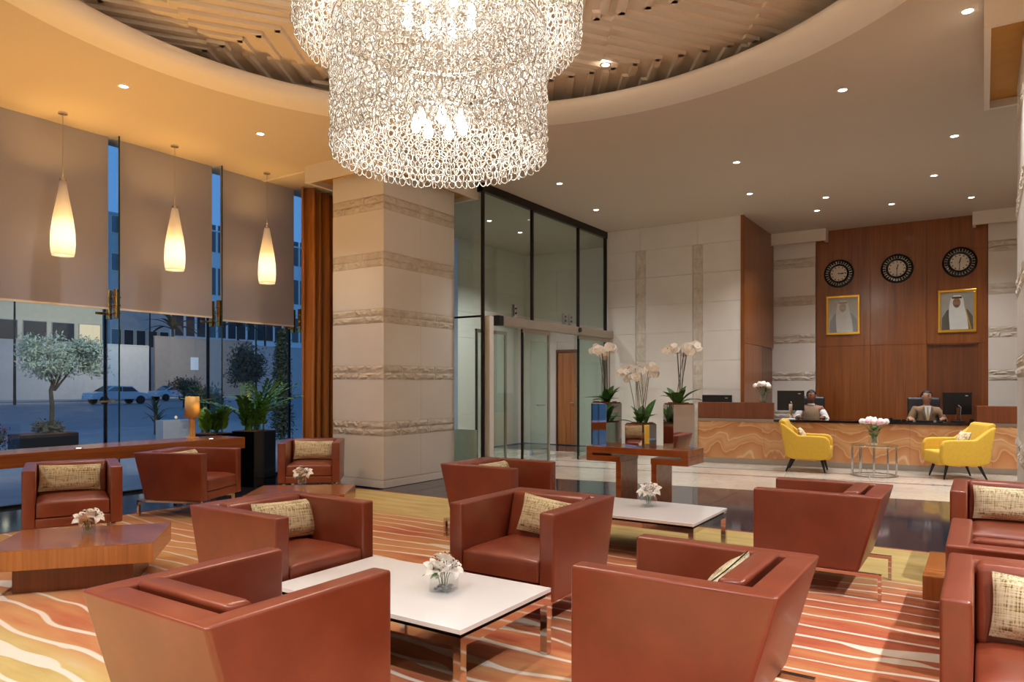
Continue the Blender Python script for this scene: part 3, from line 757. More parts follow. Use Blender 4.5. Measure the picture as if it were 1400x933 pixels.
# ---- lilies
def petal_pts(L, wd, curl, n=5):
    vs = []; fs = []
    for k in range(n + 1):
        t = k / n; ww = wd * math.sin(math.pi * min(.98, t * .92 + .06)) ; r_ = L * t * (1 - .25 * curl * t); z = L * (.55 * t - curl * .75 * t * t * t)
        vs += [(r_, -ww, z + .15 * ww), (r_, 0, z - .1 * ww), (r_, ww, z + .15 * ww)]
    for k in range(n):
        for j in (0, 1): a = k * 3 + j; fs.append((a, a + 1, a + 4, a + 3))
    return vs, fs
def lily_mesh():
    b = MB()
    for k in range(6):
        vs, fs = petal_pts(.098 if k % 2 else .090, .025, .72 if k % 2 else .55)
        M = Matrix.Rotation(k * math.pi / 3, 4, 'Z'); b.add([M @ Vector(v) for v in vs], fs, True)
    me = b.mesh('lily_bloom', recalc=False); me.materials.append(MATS['petal']); return me
def stamen_mesh():
    b = MB()
    for k in range(5):
        a = k * 1.256; b.tube([(0, 0, 0), (.012 * math.cos(a), .012 * math.sin(a), .03), (.025 * math.cos(a), .025 * math.sin(a), .05)], .0012, 4)
        b.box(.025 * math.cos(a) - .005, .025 * math.cos(a) + .005, .025 * math.sin(a) - .002, .025 * math.sin(a) + .002, .048, .053)
    me = b.mesh('stamens'); me.materials.append(MATS['stamen']); return me
LILY, STAM = lily_mesh(), stamen_mesh()
def leaf_mesh(L, wd, droop, mat, n=6, name='leaf'):
    vs = []; fs = []
    for k in range(n + 1):
        t = k / n; ww = wd * math.sin(math.pi * (.08 + .90 * t)) ** .8; x_ = L * t; z = L * (.5 * t - droop * t * t)
        vs += [(x_, -ww, z + ww * .25), (x_, 0, z), (x_, ww, z + ww * .25)]
    for k in range(n):
        for j in (0, 1): a = k * 3 + j; fs.append((a, a + 1, a + 4, a + 3))
    me = MB().add(vs, fs, True).mesh(name, recalc=False); me.materials.append(MATS[mat]); return me
LLEAF = leaf_mesh(.10, .014, .5, 'leaf')
def lilies(px, py, z, kind, label, seed, sc=1.0):
    rnd = random.Random(seed); p = at_z(px, py, z)
    t = thing('lily_vase', label, 'vase', (p.x, p.y, z), rnd.uniform(0, 1), 'vases of white lilies')
    if kind == 'square':
        s = .056; b = MB().box(-s, s, -s, s, 0, .10); b2 = MB().box(-s + .006, s - .006, -s + .006, s - .006, .008, .055)
        hh = .10
        part('vase', MB().box(-s, s, -s, s, 0, .008).box(-s, s, -s, -s + .005, .008, hh).box(-s, s, s - .005, s, .008, hh).box(-s, -s + .005, -s + .005, s - .005, .008, hh).box(s - .005, s, -s + .005, s - .005, .008, hh), 'glass_clear', t)
        for k in range(16): part('pebble', MB().lathe([(.001, -.008), (.010, -.003), (.010, .003), (.001, .008)], (rnd.uniform(-.04, .04), rnd.uniform(-.04, .04), .018 + .010 * (k % 2)), 7), plain('pebble_glass', (150, 150, 158), .2) if 'pebble_glass' not in MATS else 'pebble_glass', t)
    elif kind == 'bowl':
        hh = .11; part('vase', MB().lathe([(.03, 0), (.065, .025), (.075, .06), (.055, .105), (.050, .105), (.069, .06), (.060, .028), (.026, .008)], n=24, close=True), 'glass_clear', t)
    else:
        hh = .095; part('vase', MB().lathe([(.046, 0), (.046, hh), (.042, hh), (.042, .014), (.001, .014), (.001, 0)], n=24), 'glass_clear', t)
    if kind != 'square': part('water', MB().cyl((0, 0), .038, .016, .055, 16), 'glass_clear', t)
    nf = 6 if kind != 'bowl' else 7
    for k in range(nf):
        a = k * 2 * math.pi / nf + rnd.uniform(-.3, .3); rr = rnd.uniform(.03, .06) * sc; zz = hh + rnd.uniform(.0, .035)
        if k == 0: rr = .01; zz = hh + .05
        fl = link('lily_bloom', LILY, None, t, (rr * math.cos(a), rr * math.sin(a), zz)); fl.rotation_euler = (R(rnd.uniform(25, 60)) * math.sin(a) * -1, R(rnd.uniform(25, 60)) * math.cos(a), a)
        fl.scale = (sc * rnd.uniform(.75, 1),) * 3
        link('stamens', STAM, None, fl)
        part('stem', MB().tube([(rr * .3 * math.cos(a), rr * .3 * math.sin(a), .02), (rr * .5 * math.cos(a), rr * .5 * math.sin(a), hh * .7), (rr * math.cos(a), rr * math.sin(a), zz)], .0025, 5), 'stem', t)
    for k in range(4):
        a = rnd.uniform(0, 6.28); l = link('leaf', LLEAF, None, t, (.02 * math.cos(a), .02 * math.sin(a), hh - .01)); l.rotation_euler = (0, 0, a)
lilies(607, 808, .36, 'square', 'white lilies in a square clear vase with pebbles on the white table', 1)
lilies(887, 693, .36, 'bowl', 'white lilies in a round glass bowl on a white table', 2)
lilies(121, 729, .33, 'tumbler', 'white lilies in a clear tumbler on wooden table before the window armchair', 3)
lilies(413, 663, .33, 'tumbler', 'white lilies in a small clear glass on wooden table by the pillar', 4)
# ---- orchid console
ct = thing('console_table', 'reddish wooden console table on two folded slab legs carrying mirrored planters', 'console table', (7.55, 3.20, 0), 0)
part('table_top', MB().box(-.25, .25, -.60, .60, .665, .74), 'wood_console', ct, bevel=.006)
for s, y0 in ((1, .60), (-1, -.60)):
    part('return_slab', MB().box(-.25, .25, *sorted((y0, y0 - s * .42)), .575, .640), 'wood_console', ct, bevel=.004)
    part('end_block', MB().box(-.25, .25, *sorted((y0, y0 - s * .075)), .640, .665), 'wood_console', ct)
    part('leg', MB().box(-.23, .23, *sorted((y0 - s * .36, y0 - s * .42)), 0, .575), 'wood_console', ct)
def orchid_flower():
    b = MB()
    for k, (L, wd) in enumerate(((.034, .015), (.038, .024), (.032, .014), (.032, .014), (.038, .024))):
        a = math.pi / 2 + k * 2 * math.pi / 5; vs = []; fs = []
        for j in range(4):
            t = j / 3; q = wd * math.sin(math.pi * (.12 + .8 * t))
            vs += [(L * t * math.cos(a) - q * math.sin(a), -.004 * t, L * t * math.sin(a) + q * math.cos(a)), (L * t * math.cos(a) + q * math.sin(a), -.004 * t, L * t * math.sin(a) - q * math.cos(a))]
        for j in range(3): fs.append((2 * j, 2 * j + 1, 2 * j + 3, 2 * j + 2))
        b.add(vs, fs, True)
    b.lathe([(.001, -.006), (.007, 0), (.001, .006)], (0, -.006, -.004), 6)
    me = b.mesh('orchid_flower', recalc=False); me.materials.append(MATS['petal']); return me
OFL = orchid_flower(); OLEAF = leaf_mesh(.32, .058, .36, 'leaf', 7)
def orchid(px, ztop_plant, hgt, rot, label, seed, size=.25):
    rnd = random.Random(seed); p = at_x(px, 600, 7.55)
    t = thing('orchid_planter', label, 'planter', (7.55, p.y, .74), R(rot), 'orchids in mirrored planters')
    s = size / 2
    part('pot', MB().box(-s, s, -s, s, 0, hgt), 'mirror_steel', t, bevel=.002)
    part('bark', MB().box(-s + .008, s - .008, -s + .008, s - .008, hgt - .001, hgt + .012), 'bark', t, bevel=.005)
    for k in range(7):
        part('bark_chip', MB().box(-.022, .022, -.014, .014, 0, .014, Tm((rnd.uniform(-s + .03, s - .03), rnd.uniform(-s + .03, s - .03), hgt + .008), rnd.uniform(0, 6))), 'bark', t)
    for k in range(9):
        a = k * 2.4 + rnd.uniform(-.3, .3); l = link('leaf', OLEAF, None, t, (rnd.uniform(-.05, .05), rnd.uniform(-.05, .05), hgt + .005)); l.rotation_euler = (0, R(rnd.uniform(-55, 5)), a); l.scale = (rnd.uniform(.65, 1.0),) * 3
    H = ztop_plant - .74
    for k in range(7):
        a = rnd.uniform(0, 6.28); bx_, by_ = rnd.uniform(-.05, .05), rnd.uniform(-.05, .05)
        out = rnd.uniform(.02, .13); hk = H * rnd.uniform(.86, 1.0); dr = rnd.uniform(.06, .13)
        P = [Vector((bx_, by_, hgt)), Vector((bx_ + out * .5 * math.cos(a), by_ + out * .5 * math.sin(a), hgt + (hk - hgt) * .5)), Vector((bx_ + out * math.cos(a), by_ + out * math.sin(a), hk - .03)), Vector((bx_ + (out + dr * .5) * math.cos(a), by_ + (out + dr * .5) * math.sin(a), hk)), Vector((bx_ + (out + dr) * math.cos(a), by_ + (out + dr) * math.sin(a), hk - .035))]
        part('flower_stem', MB().tube(P, .0035, 5), 'orchid_stem', t)
        for q in range(7):
            tt = q / 6; c = P[2].lerp(P[3], tt * 2) if tt < .5 else P[3].lerp(P[4], tt * 2 - 1)
            c = c + Vector((rnd.uniform(-.02, .02), rnd.uniform(-.02, .02), rnd.uniform(-.03, .005)))
            f = link('orchid_flower', OFL, None, t, c); f.rotation_euler = (rnd.uniform(-.4, .4), rnd.uniform(-.4, .4), R(-55) - R(rot) + rnd.uniform(-.7, .7)); f.scale = (rnd.uniform(1.0, 1.35),) * 3
orchid(829, 1.92, .485, -19, 'white orchids in a tall mirrored planter beside the glass entrance doors', 11)
orchid(876, 1.66, .255, -17, 'white orchids in the short mirrored planter between two tall ones', 12)
orchid(928, 1.92, .485, -43, 'white orchids in a tall mirrored planter towards the reception counter', 13)
# ---- black planters with leafy plants by the window
def frond(L, lean, az, seed):
    rnd = random.Random(seed); b = MB(); n = 8; P = []
    for k in range(n + 1):
        t = k / n; P.append(Vector((lean * L * t * t * math.cos(az), lean * L * t * t * math.sin(az), L * t * (1 - .25 * lean * t))))
    b.tube(P, .006, 5, radii=[.008 - .006 * k / n for k in range(n + 1)])
    for k in range(2, 2 * n + 1):
        t = k / (2 * n); i = min(n - 1, int(t * n)); c = P[i].lerp(P[i + 1], t * n - i) if t < 1 else P[n]
        tan = (P[i + 1] - P[i]).normalized(); sd = tan.cross(Vector((-math.sin(az), math.cos(az), 0))).normalized(); bi = Vector((-math.sin(az), math.cos(az), 0))
        for s in (-1, 1):
            d = (bi * s + tan * .9 + sd * rnd.uniform(-.3, .3)).normalized(); l = .125 * (1 - .35 * abs(t - .5)) ; wv = tan.cross(d).cross(d).normalized() * .024
            b.add([c, c + d * l * .5 + wv, c + d * l, c + d * l * .5 - wv], [(0, 1, 2, 3)])
    return b
def planter(cx_, cy_, sz, hgt, label, nfr, seed, lmax):
    rnd = random.Random(seed)
    t = thing('planter', label, 'planter', (cx_, cy_, -.002), R(8), 'black planters with leafy plants')
    s = sz / 2
    part('pot', MB().prism([(-s, -s), (s, -s), (s, s), (-s, s)], 0, hgt, 2), 'black_gloss', t, bevel=.006)
    part('soil', MB().box(-s + .02, s - .02, -s + .02, s - .02, hgt - .001, hgt + .006), 'bark', t)
    for k in range(nfr):
        az = rnd.uniform(0, 6.28); f = part('frond', frond(rnd.uniform(.6, 1) * lmax, rnd.uniform(.25, 1.35 if lmax > .5 else .7), az, seed * 50 + k), 'leaf_bright' if k % 3 else 'leaf', t, loc=(rnd.uniform(-.1, .1), rnd.uniform(-.1, .1), hgt))
planter(6.50, 8.72, .42, .78, 'tall black planter with bushy bright green plant beside the stone pillar armchair', 26, 5, .80)
planter(6.02, 9.0, .40, .76, 'tall black planter with sparser green plant at the end of the window ledge', 12, 6, .42)
# ---- curtain
def curtain():
    b = MB(); n = 90; vs = []; x0, x1 = 7.68, 9.02
    zs = [.02, .6, 1.2, 1.9, 2.6, 3.4, HC - .01]
    for z in zs:
        for k in range(n + 1):
            t = k / n; ph = t * 2 * math.pi * 8
            amp = .075 + .025 * math.sin(t * 17)
            vs.append((x0 + (x1 - x0) * t + .015 * math.sin(ph * 1.0 + z), 9.05 + amp * math.sin(ph + .25 * math.sin(z * 1.3)) + .01 * math.sin(ph * 2.3), z))
    W = n + 1
    b.add(vs, [(j * W + k, j * W + k + 1, (j + 1) * W + k + 1, (j + 1) * W + k) for j in range(len(zs) - 1) for k in range(n)], True)
    return b
x = N('curtain_silk'); f = x.noise(x.wcoord((30, 30, .5)), 1, 4); x.set(x.ramp(f, [(.3, srgb(164, 92, 26)), (.7, srgb(212, 134, 52))]), .38, sheen=.3)
cu = part('curtain', curtain(), 'curtain_silk'); tag(cu, 'bronze orange satin curtain hanging between the windows and the stone pillar', 'curtain')
sm = cu.modifiers.new('thick', 'SOLIDIFY'); sm.thickness = .006
# ---- roller blinds
for i in range(6):
    if i == 5: continue
    a, b_ = FX[i] + .075, FX[i + 1] - .06
    if i == 2: a = FX[i] + .06
    zb = 2.40 if i < 4 else 2.37
    nm = {0: 'pale roller blind furthest from the orange curtain, half drawn', 1: 'pale roller blind two bays from the glowing pendants, half drawn', 2: 'pale half drawn roller blind behind the first pendant, above the olive tree', 3: 'pale half drawn roller blind behind the middle pendant lamp', 4: 'pale half drawn roller blind beside the orange curtain'}[i]
    bl = thing('roller_blind', nm, 'blind', ((a + b_) / 2, 9.33, zb), 0, 'roller blinds on the window wall')
    hw = (b_ - a) / 2
    part('blind_fabric', MB().box(-hw, hw, -.002, .002, .02, HC - zb - .002), 'blind_fabric', bl)
    part('bottom_rail', MB().box(-hw, hw, -.008, .008, 0, .025), 'lip_paint', bl)
# ================================================================== RECEPTION
CL = Vector((12.93, 4.42, 0)); CRR = Vector((13.80, -.45, 0)); CU = (CRR - CL).normalized(); CN = Vector((CU.y * 1, -CU.x, 0))   # CN points to the lounge
if CN.x > 0: CN = -CN
CROT = math.atan2(CU.y, CU.x); CLEN = 5.6
def on_counter(px, depth, py=575):
    P0 = CL - CN * depth; d = ray(px, py); t = (P0 - CAMP).dot(CN) / d.dot(CN); return CAMP + d * t
def cu_x(px, depth): return (on_counter(px, depth) - CL).dot(CU)
rc = thing('reception_counter', 'long reception counter faced in orange banded onyx with black top', 'counter', (CL.x, CL.y, 0), CROT)
xr0 = cu_x(1058, 0); xr1 = cu_x(1336, 0)
part('carcass', MB().box(.02, CLEN - .02, .03, .12, .10, .78), 'wood_dark', rc)
part('toe_kick', MB().box(.0, CLEN, .05, .12, 0, .10), 'steel', rc)
for q_ in ((.02, .05, .40), (CLEN - .05, CLEN - .02, .7), (2.6, 2.64, .45)): part('end_board', MB().box(q_[0], q_[1], .12, q_[2], 0, .78), 'wood_dark', rc)
part('work_surface', MB().box(.02, xr0, .12, .40, .75, .78), 'wood_dark', rc); part('work_surface', MB().box(xr1, CLEN, .12, .7, .75, .78), 'wood_dark', rc)
edges = [0, 1.22 * .95, 2.3, 3.45, 4.6, CLEN]
for a, b_ in zip(edges, edges[1:]): part('onyx_panel', MB().box(a + .001, b_ - .001, 0, .03, .10, .77), 'onyx', rc)
part('onyx_end', MB().box(-.002, .02, 0, .40, .10, .77), 'onyx', rc)
for a, b_ in ((0, xr0), (xr1, CLEN)): part('steel_trim', MB().box(a, b_, -.01, .05, .77, .815), 'steel', rc)
part('granite_top', MB().box(xr0, xr1, -.03, .62, .78, .815), 'black_gloss', rc, bevel=.003)
part('raised_cabinet', MB().box(.0, xr0, .02, .21, .815, 1.11), 'wood_dark', rc, bevel=.004)
part('raised_cabinet', MB().box(xr1, CLEN, .02, .25, .815, 1.09), 'wood_dark', rc, bevel=.004)
def cput(px, depth, z):
    p = on_counter(px, depth); return (p.x, p.y, z)
def monitor(px, depth, z, label, wid=.48, hgt=.33, lift=.10, turn=0):
    t = thing('monitor', label, 'monitor', cput(px, depth, z), CROT + R(turn), 'computer monitors at reception')
    part('base', MB().cyl((0, 0), .11, 0, .012, 20), 'black_plastic', t)
    part('neck', MB().box(-.03, .03, -.005, .02, .012, lift + .12), 'chrome', t)
    pn = part('panel', MB().box(-wid / 2, wid / 2, .02, .06, lift, lift + hgt), 'black_plastic', t, bevel=.006)
    part('screen', MB().box(-wid / 2 + .02, wid / 2 - .02, .060, .062, lift + .02, lift + hgt - .02), 'black_gloss', pn)
    part('cable', MB().tube([(0, 0, lift + .16), (.03, -.03, lift + .12), (.02, -.03, .05), (.06, -.02, .014)], .006, 5), 'steel', t)
    part('badge', MB().box(wid * .27, wid * .36, .018, .020, lift + hgt - .06, lift + hgt - .05), 'paper', pn)
monitor(1081, .42, .815, 'black computer monitor beside the receptionist in the waistcoat', .46, .36, .15)
monitor(1310, .42, .815, 'black computer monitor tilted beside the receptionist in the tan jacket', .44, .37, .12, 14)
monitor(980, .28, .78, 'black computer monitor behind the raised wooden end of the counter', .54, .34, .12)
kb = thing('keyboard', 'black keyboard in front of the receptionist in the tan jacket', 'keyboard', cput(1264, .18, .815), CROT)
part('tray', MB().box(-.26, .26, -.08, .08, 0, .018), 'black_plastic', kb, bevel=.004)
part('keys', MB().box(-.24, .24, -.06, .06, .018, .024), 'black_gloss', kb)
for q_ in (-.16, .14): part('clip', MB().box(q_ - .02, q_ + .02, -.085, -.075, 0, .03), 'steel', kb)
ms = tag(part('computer_mouse', MB().lathe([(.001, 0), (.034, .004), (.036, .016), (.022, .032), (.001, .036)], n=14), 'black_gloss', loc=cput(1236, .16, .815)), 'black computer mouse under the hand of the receptionist in tan', 'mouse')
tag(part('telephone', MB().box(-.08, .08, -.06, .06, 0, .03).box(-.09, -.05, -.07, .07, .03, .055), 'black_plastic', loc=cput(1224, .3, .815), rotz=CROT, bevel=.004), 'low black telephone on the counter top', 'telephone')
tag(part('paper_stack', MB().box(-.11, .11, -.07, .07, 0, .018), 'paper', loc=cput(1078, .16, .815), rotz=CROT + .1), 'small stack of white papers below the monitor on the counter', 'paper')
tag(part('document_tray', MB().box(-.05, .05, -.1, .1, 0, .05), 'black_plastic', loc=cput(1332, .5, .815), rotz=CROT, bevel=.004), 'small black tray at the end of the granite counter top', 'tray')
# ---- office chairs
def office_chair(px, depth, label, turn=0):
    t = thing('office_chair', label, 'office chair', cput(px, depth, 0), CROT + R(turn), 'black office chairs behind reception')
    part('back', MB().prism([(.22, .52), (.30, .56), (.36, 1.18), (.32, 1.22), (.28, 1.18)], -.26, .26, 0), 'black_leather', t, bevel=.025, seg=2, smooth=True)
    part('seat', MB().box(-.25, .25, -.22, .25, .43, .50), 'black_leather', t, bevel=.025, smooth=True)
    part('column', MB().cyl((0, 0), .03, .06, .43, 12), 'chrome', t)
    for k in range(5):
        a = k * 1.2566; part('foot', MB().box(0, .28, -.02, .02, .04, .07, Matrix.Rotation(a, 4, 'Z')), 'black_plastic', t)
        part('caster', MB().cyl((.28 * math.cos(a), .28 * math.sin(a), .025), .025, -.015, .015, 10, axis=1), 'black_plastic', t)
    for s in (-1, 1): part('armrest', MB().box(s * .29 - .025, s * .29 + .025, -.15, .2, .66, .69).box(s * .29 - .012, s * .29 + .012, .0, .04, .46, .66), 'black_plastic', t)
office_chair(1107, 1.10, 'black office chair carrying the receptionist in the waistcoat')
office_chair(1266, 1.10, 'black office chair carrying the receptionist in the tan jacket')
# ---- people (one skin-grown body each; clothes and hair are children)
def skinned(name, chains, mat, parent=None, sub=2):
    verts = []; edges_ = []; rad = []; idx = {}
    def vid(p, r_):
        k = tuple(round(q, 4) for q in p)
        if k not in idx: idx[k] = len(verts); verts.append(p); rad.append(r_)
        return idx[k]
    for ch in chains:
        pr = None
        for (x_, y_, z_, *r_) in ch:
            i = vid((x_, y_, z_), r_); 
            if pr is not None and i != pr: edges_.append((pr, i))
            pr = i
    me = bpy.data.meshes.new(name); me.from_pydata(verts, edges_, []); me.update()
    o = bpy.data.objects.new(name, me); COL.objects.link(o); me.materials.append(MATS[mat])
    sk = o.modifiers.new('skin', 'SKIN'); sk.use_smooth_shade = True
    for i, v in enumerate(me.skin_vertices[0].data):
        q = rad[i]; v.radius = (q[0], q[1] if len(q) > 1 else q[0]); v.use_root = (i == 0)
    sb = o.modifiers.new('sub', 'SUBSURF'); sb.levels = sub; sb.render_levels = sub
    if parent: o.parent = parent
    return o
def hand_chains(w_, d, s, curl=.4):
    """wrist w_, pointing along d (unit, horizontal-ish); s side sign; palm facing down"""
    w_ = Vector(w_); d = Vector(d).normalized(); sd = d.cross(Vector((0, 0, 1))).normalized() * s
    palm = w_ + d * .07; ch = [[(*w_, .026, .022), (*palm, .036, .016)]]
    for k, (o_, L) in enumerate(((-.030, .066), (-.010, .078), (.010, .082), (.030, .072))):
        b0 = palm + sd * o_ + d * .015; b1 = b0 + d * L * .5 + Vector((0, 0, -.006)); b2 = b0 + d * L * .85 + Vector((0, 0, -curl * .05))
        ch.append([(*palm, .036, .016), (*b0, .010), (*b1, .009), (*b2, .008)])
    th0 = w_ + d * .03 - sd * .035; th1 = w_ + d * .07 - sd * .058
    ch.append([(*w_, .026, .022), (*th0, .011), (*th1, .009)])
    return ch
def person(px, depth, label, skin, turn, look, jacket, style):
    t = thing('person', label, 'person', cput(px, depth, 0), CROT + R(turn))
    Z = .0
    sp = [(0, .02, .53, .15, .12), (0, .03, .72, .14, .11), (0, .02, .90, .155, .115), (0, .03, 1.00, .12, .095), (0, .03, 1.055, .054), (0, .018, 1.105, .050)]
    hd = (0, 0, 1.222)
    head = [(0, .018, 1.105, .050), (0, -.004, 1.150, .064, .078), (0, -.004, 1.215, .088, .106), (0, .0, 1.272, .086, .102), (0, .005, 1.312, .050, .060)]
    ch = [sp, head]
    wr = {}
    for s in (-1, 1):
        sh = (s * .165, .03, .985, .068); el = (s * .27, -.02, .76, .048); wst = (s * .20, -.30, .855, .026, .022)
        if style == 'jacket' and s < 0: wst = (-.30, -.36, .852, .026, .022)
        wr[s] = Vector(wst[:3]); ch.append([sp[3], sh, (s * .225, .0, .87, .054), el, (s * .24, -.16, .81, .040), wst])
        ch += hand_chains(wst[:3], (-.15 * s, -1, -.05), s)
        ch.append([sp[0], (s * .10, -.05, .52, .088), (s * .12, -.25, .53, .078), (s * .13, -.44, .52, .062), (s * .13, -.44, .30, .05), (s * .13, -.42, .09, .035), (s * .13, -.52, .05, .035, .03)])
    body = skinned('body', ch, skin, t)
    # head features turned towards where the person looks
    F = Matrix.Translation((hd[0], hd[1], hd[2])) @ Matrix.Rotation(R(look), 4, 'Z')
    for s in (-1, 1):
        part('eye', MB().lathe([(.001, -.009), (.013, 0), (.001, .009)], (0, 0, 0), 8).xf(F @ Matrix.Translation((s * .03, -.086, .012))), 'eye', t)
        part('eyebrow', MB().box(s * .03 - .018, s * .03 + .018, -.096, -.084, .034, .041, F), 'hair', t)
        part('ear', MB().lathe([(.001, -.03), (.014, -.01), (.016, .012), (.001, .03)], (0, 0, 0), 8).xf(F @ Matrix.Translation((s * .080, .0, .0))), skin, t, smooth=True)
    part('nose', MB().add([F @ Vector(v) for v in ((-.014, -.084, -.022), (.014, -.084, -.022), (0, -.114, -.02), (0, -.088, .026), (-.010, -.08, .02), (.010, -.08, .02))], [(0, 1, 2), (0, 2, 3, 4), (1, 5, 3, 2), (0, 4, 5, 1), (4, 3, 5)]), skin, t)
    part('mouth', MB().box(-.022, .022, -.086, -.080, -.052, -.044, F), 'lip_skin', t, bevel=.002)
    # hair cap
    b = MB(); n = 16; vs = []; fs = []
    for j in range(7):
        ph = j / 6 * R(100)
        for k in range(n):
            a = 2 * math.pi * k / n; fr = math.cos(a + math.pi / 2)        # +1 at the front (-y)
            lim = ph * (.60 + .40 * (1 - max(0, fr)) )
            vs.append(F @ Vector((.081 * math.sin(lim) * math.cos(a), .004 + .097 * math.sin(lim) * math.sin(a), .010 + .100 * math.cos(lim))))
    for j in range(6):
        for k in range(n): fs.append((j * n + k, j * n + (k + 1) % n, (j + 1) * n + (k + 1) % n, (j + 1) * n + k))
    hr = part('hair', b.add(vs, fs, True), 'hair', t); m_ = hr.modifiers.new('thick', 'SOLIDIFY'); m_.thickness = .008; m_.offset = 1
    # clothes
    up = lambda q, e: tuple(q[:3]) + tuple(r_ + e for r_ in q[3:])
    if style == 'jacket':
        jc = [[up(q, .022) for q in sp[:4]] + [(0, .03, 1.035, .07)]]
        for s in (-1, 1):
            w_ = wr[s]; jc.append([up(sp[3], .022), (s * .168, .03, .985, .088), (s * .228, .0, .87, .072), (s * .27, -.02, .76, .064), (s * .24, -.16, .81, .056), (w_.x, w_.y + .03, w_.z + .002, .042)])
        skinned('jacket', jc, jacket, t)
        part('shirt_front', MB().prism([(-.055, 1.06), (.055, 1.06), (.05, .98), (.008, .80), (-.008, .80), (-.05, .98)], -.135, -.10, 1), 'shirt', t, bevel=.004)
        part('tie', MB().prism([(-.012, 1.045), (.012, 1.045), (.008, 1.015), (.022, .84), (0, .80), (-.022, .84), (-.008, 1.015)], -.143, -.134, 1), 'tie', t)
        for s in (-1, 1): part('lapel', MB().prism([(s * .055, 1.06), (s * .085, 1.0), (s * .07, .93), (s * .006, .79), (s * .045, .98)], -.142, -.128, 1), jacket, t)
    else:
        skinned('waistcoat', [[up(q, .02) for q in sp[:4]] + [(0, .03, 1.03, .075)], [up(sp[3], .02), (.12, .03, 1.01, .07)], [up(sp[3], .02), (-.12, .03, 1.01, .07)]], jacket, t)
        for s in (-1, 1):
            w_ = wr[s]; skinned('shirt_sleeve', [[(s * .15, .03, .99, .08), (s * .228, .0, .87, .068), (s * .27, -.02, .76, .060), (s * .24, -.16, .81, .054), (w_.x, w_.y + .03, w_.z + .002, .040)]], 'shirt', t)
        part('collar', MB().lathe([(.066, 0), (.060, .035), (.056, .035), (.062, 0)], (0, .022, 1.045), 16, close=True), 'shirt', t)
    tr = [[(0, .02, .53, .168, .135)] + [(s * .10, -.05, .52, .10), (s * .12, -.25, .53, .09), (s * .13, -.44, .52, .074), (s * .13, -.44, .30, .062), (s * .13, -.42, .12, .055)] for s in (-1, 1)]
    skinned('trousers', tr, 'trousers', t)
    return t
person(1109, .98, 'seated receptionist in brown waistcoat and white shirt behind the counter', 'skin_a', 0, -22, 'vest_brown', 'vest')
person(1267, .98, 'seated receptionist in tan jacket and tie, hand on the computer mouse', 'skin_b', 0, 30, 'suit_brown', 'jacket')
# ---- yellow chairs
def yellow_chair(px, py, dist_pt, face, label, clabel):
    t = thing('lounge_chair', label, 'armchair', dist_pt, face, 'yellow lounge chairs before reception')
    for s in (-1, 1):
        x0, x1 = sorted((s * .37, s * .27))
        part('arm', MB().prism([(-.33, .24), (-.36, .34), (-.355, .52), (-.31, .585), (-.24, .60), (.12, .605), (.34, .78), (.40, .80), (.31, .25), (.2, .215), (-.25, .215)], x0, x1, 0), 'yellow_fabric', t, bevel=.028, seg=3, smooth=True)
    part('back', MB().prism([(.22, .24), (.16, .42), (.33, .83), (.39, .86), (.43, .83), (.31, .25)], -.30, .30, 0), 'yellow_fabric', t, bevel=.028, seg=3, smooth=True)
    part('seat', MB().box(-.272, .272, -.36, .22, .215, .42), 'yellow_fabric', t, bevel=.04, seg=3, smooth=True)
    for sx in (-1, 1):
        for sy, dy in ((-1, -.06), (1, .10)):
            part('leg', MB().tube([(sx * .22, sy * .22, .225), (sx * .26, sy * .22 + dy * sy * sy * (1 if sy > 0 else 1), .0)], .02, 10, radii=[.026, .012]), 'black_plastic', t)
    p = bpy.data.objects.new('small_cushion', SPIL); COL.objects.link(p)
    p.matrix_world = Matrix.Translation(dist_pt) @ Matrix.Rotation(face, 4, 'Z') @ Matrix.Translation((0, .085, .575)) @ Matrix.Rotation(R(-24), 4, 'X')
    tag(p, clabel, 'cushion', 'small patterned cushions')
SPIL = pillow_mesh(.36, .30, .10)
SPIL.materials.clear(); xx_ = N('floral'); f = xx_.noise(xx_.coord(), 26, 3); xx_.set(xx_.ramp(f, [(.35, srgb(150, 116, 84)), (.5, srgb(216, 192, 152)), (.65, srgb(234, 216, 180))]), .9); SPIL.materials.append(MATS['floral'])
yellow_chair(0, 0, (12.68, 2.45, 0), rz_facing(.10, -.99), 'yellow fabric armchair before the counter, in front of the receptionist in the waistcoat', 'small patterned cushion on the yellow armchair by the receptionist in the waistcoat')
yellow_chair(0, 0, (12.98, .36, 0), rz_facing(-.42, .91), 'yellow fabric armchair before the counter, below the tilted monitor', 'small patterned cushion on the yellow armchair below the tilted monitor')
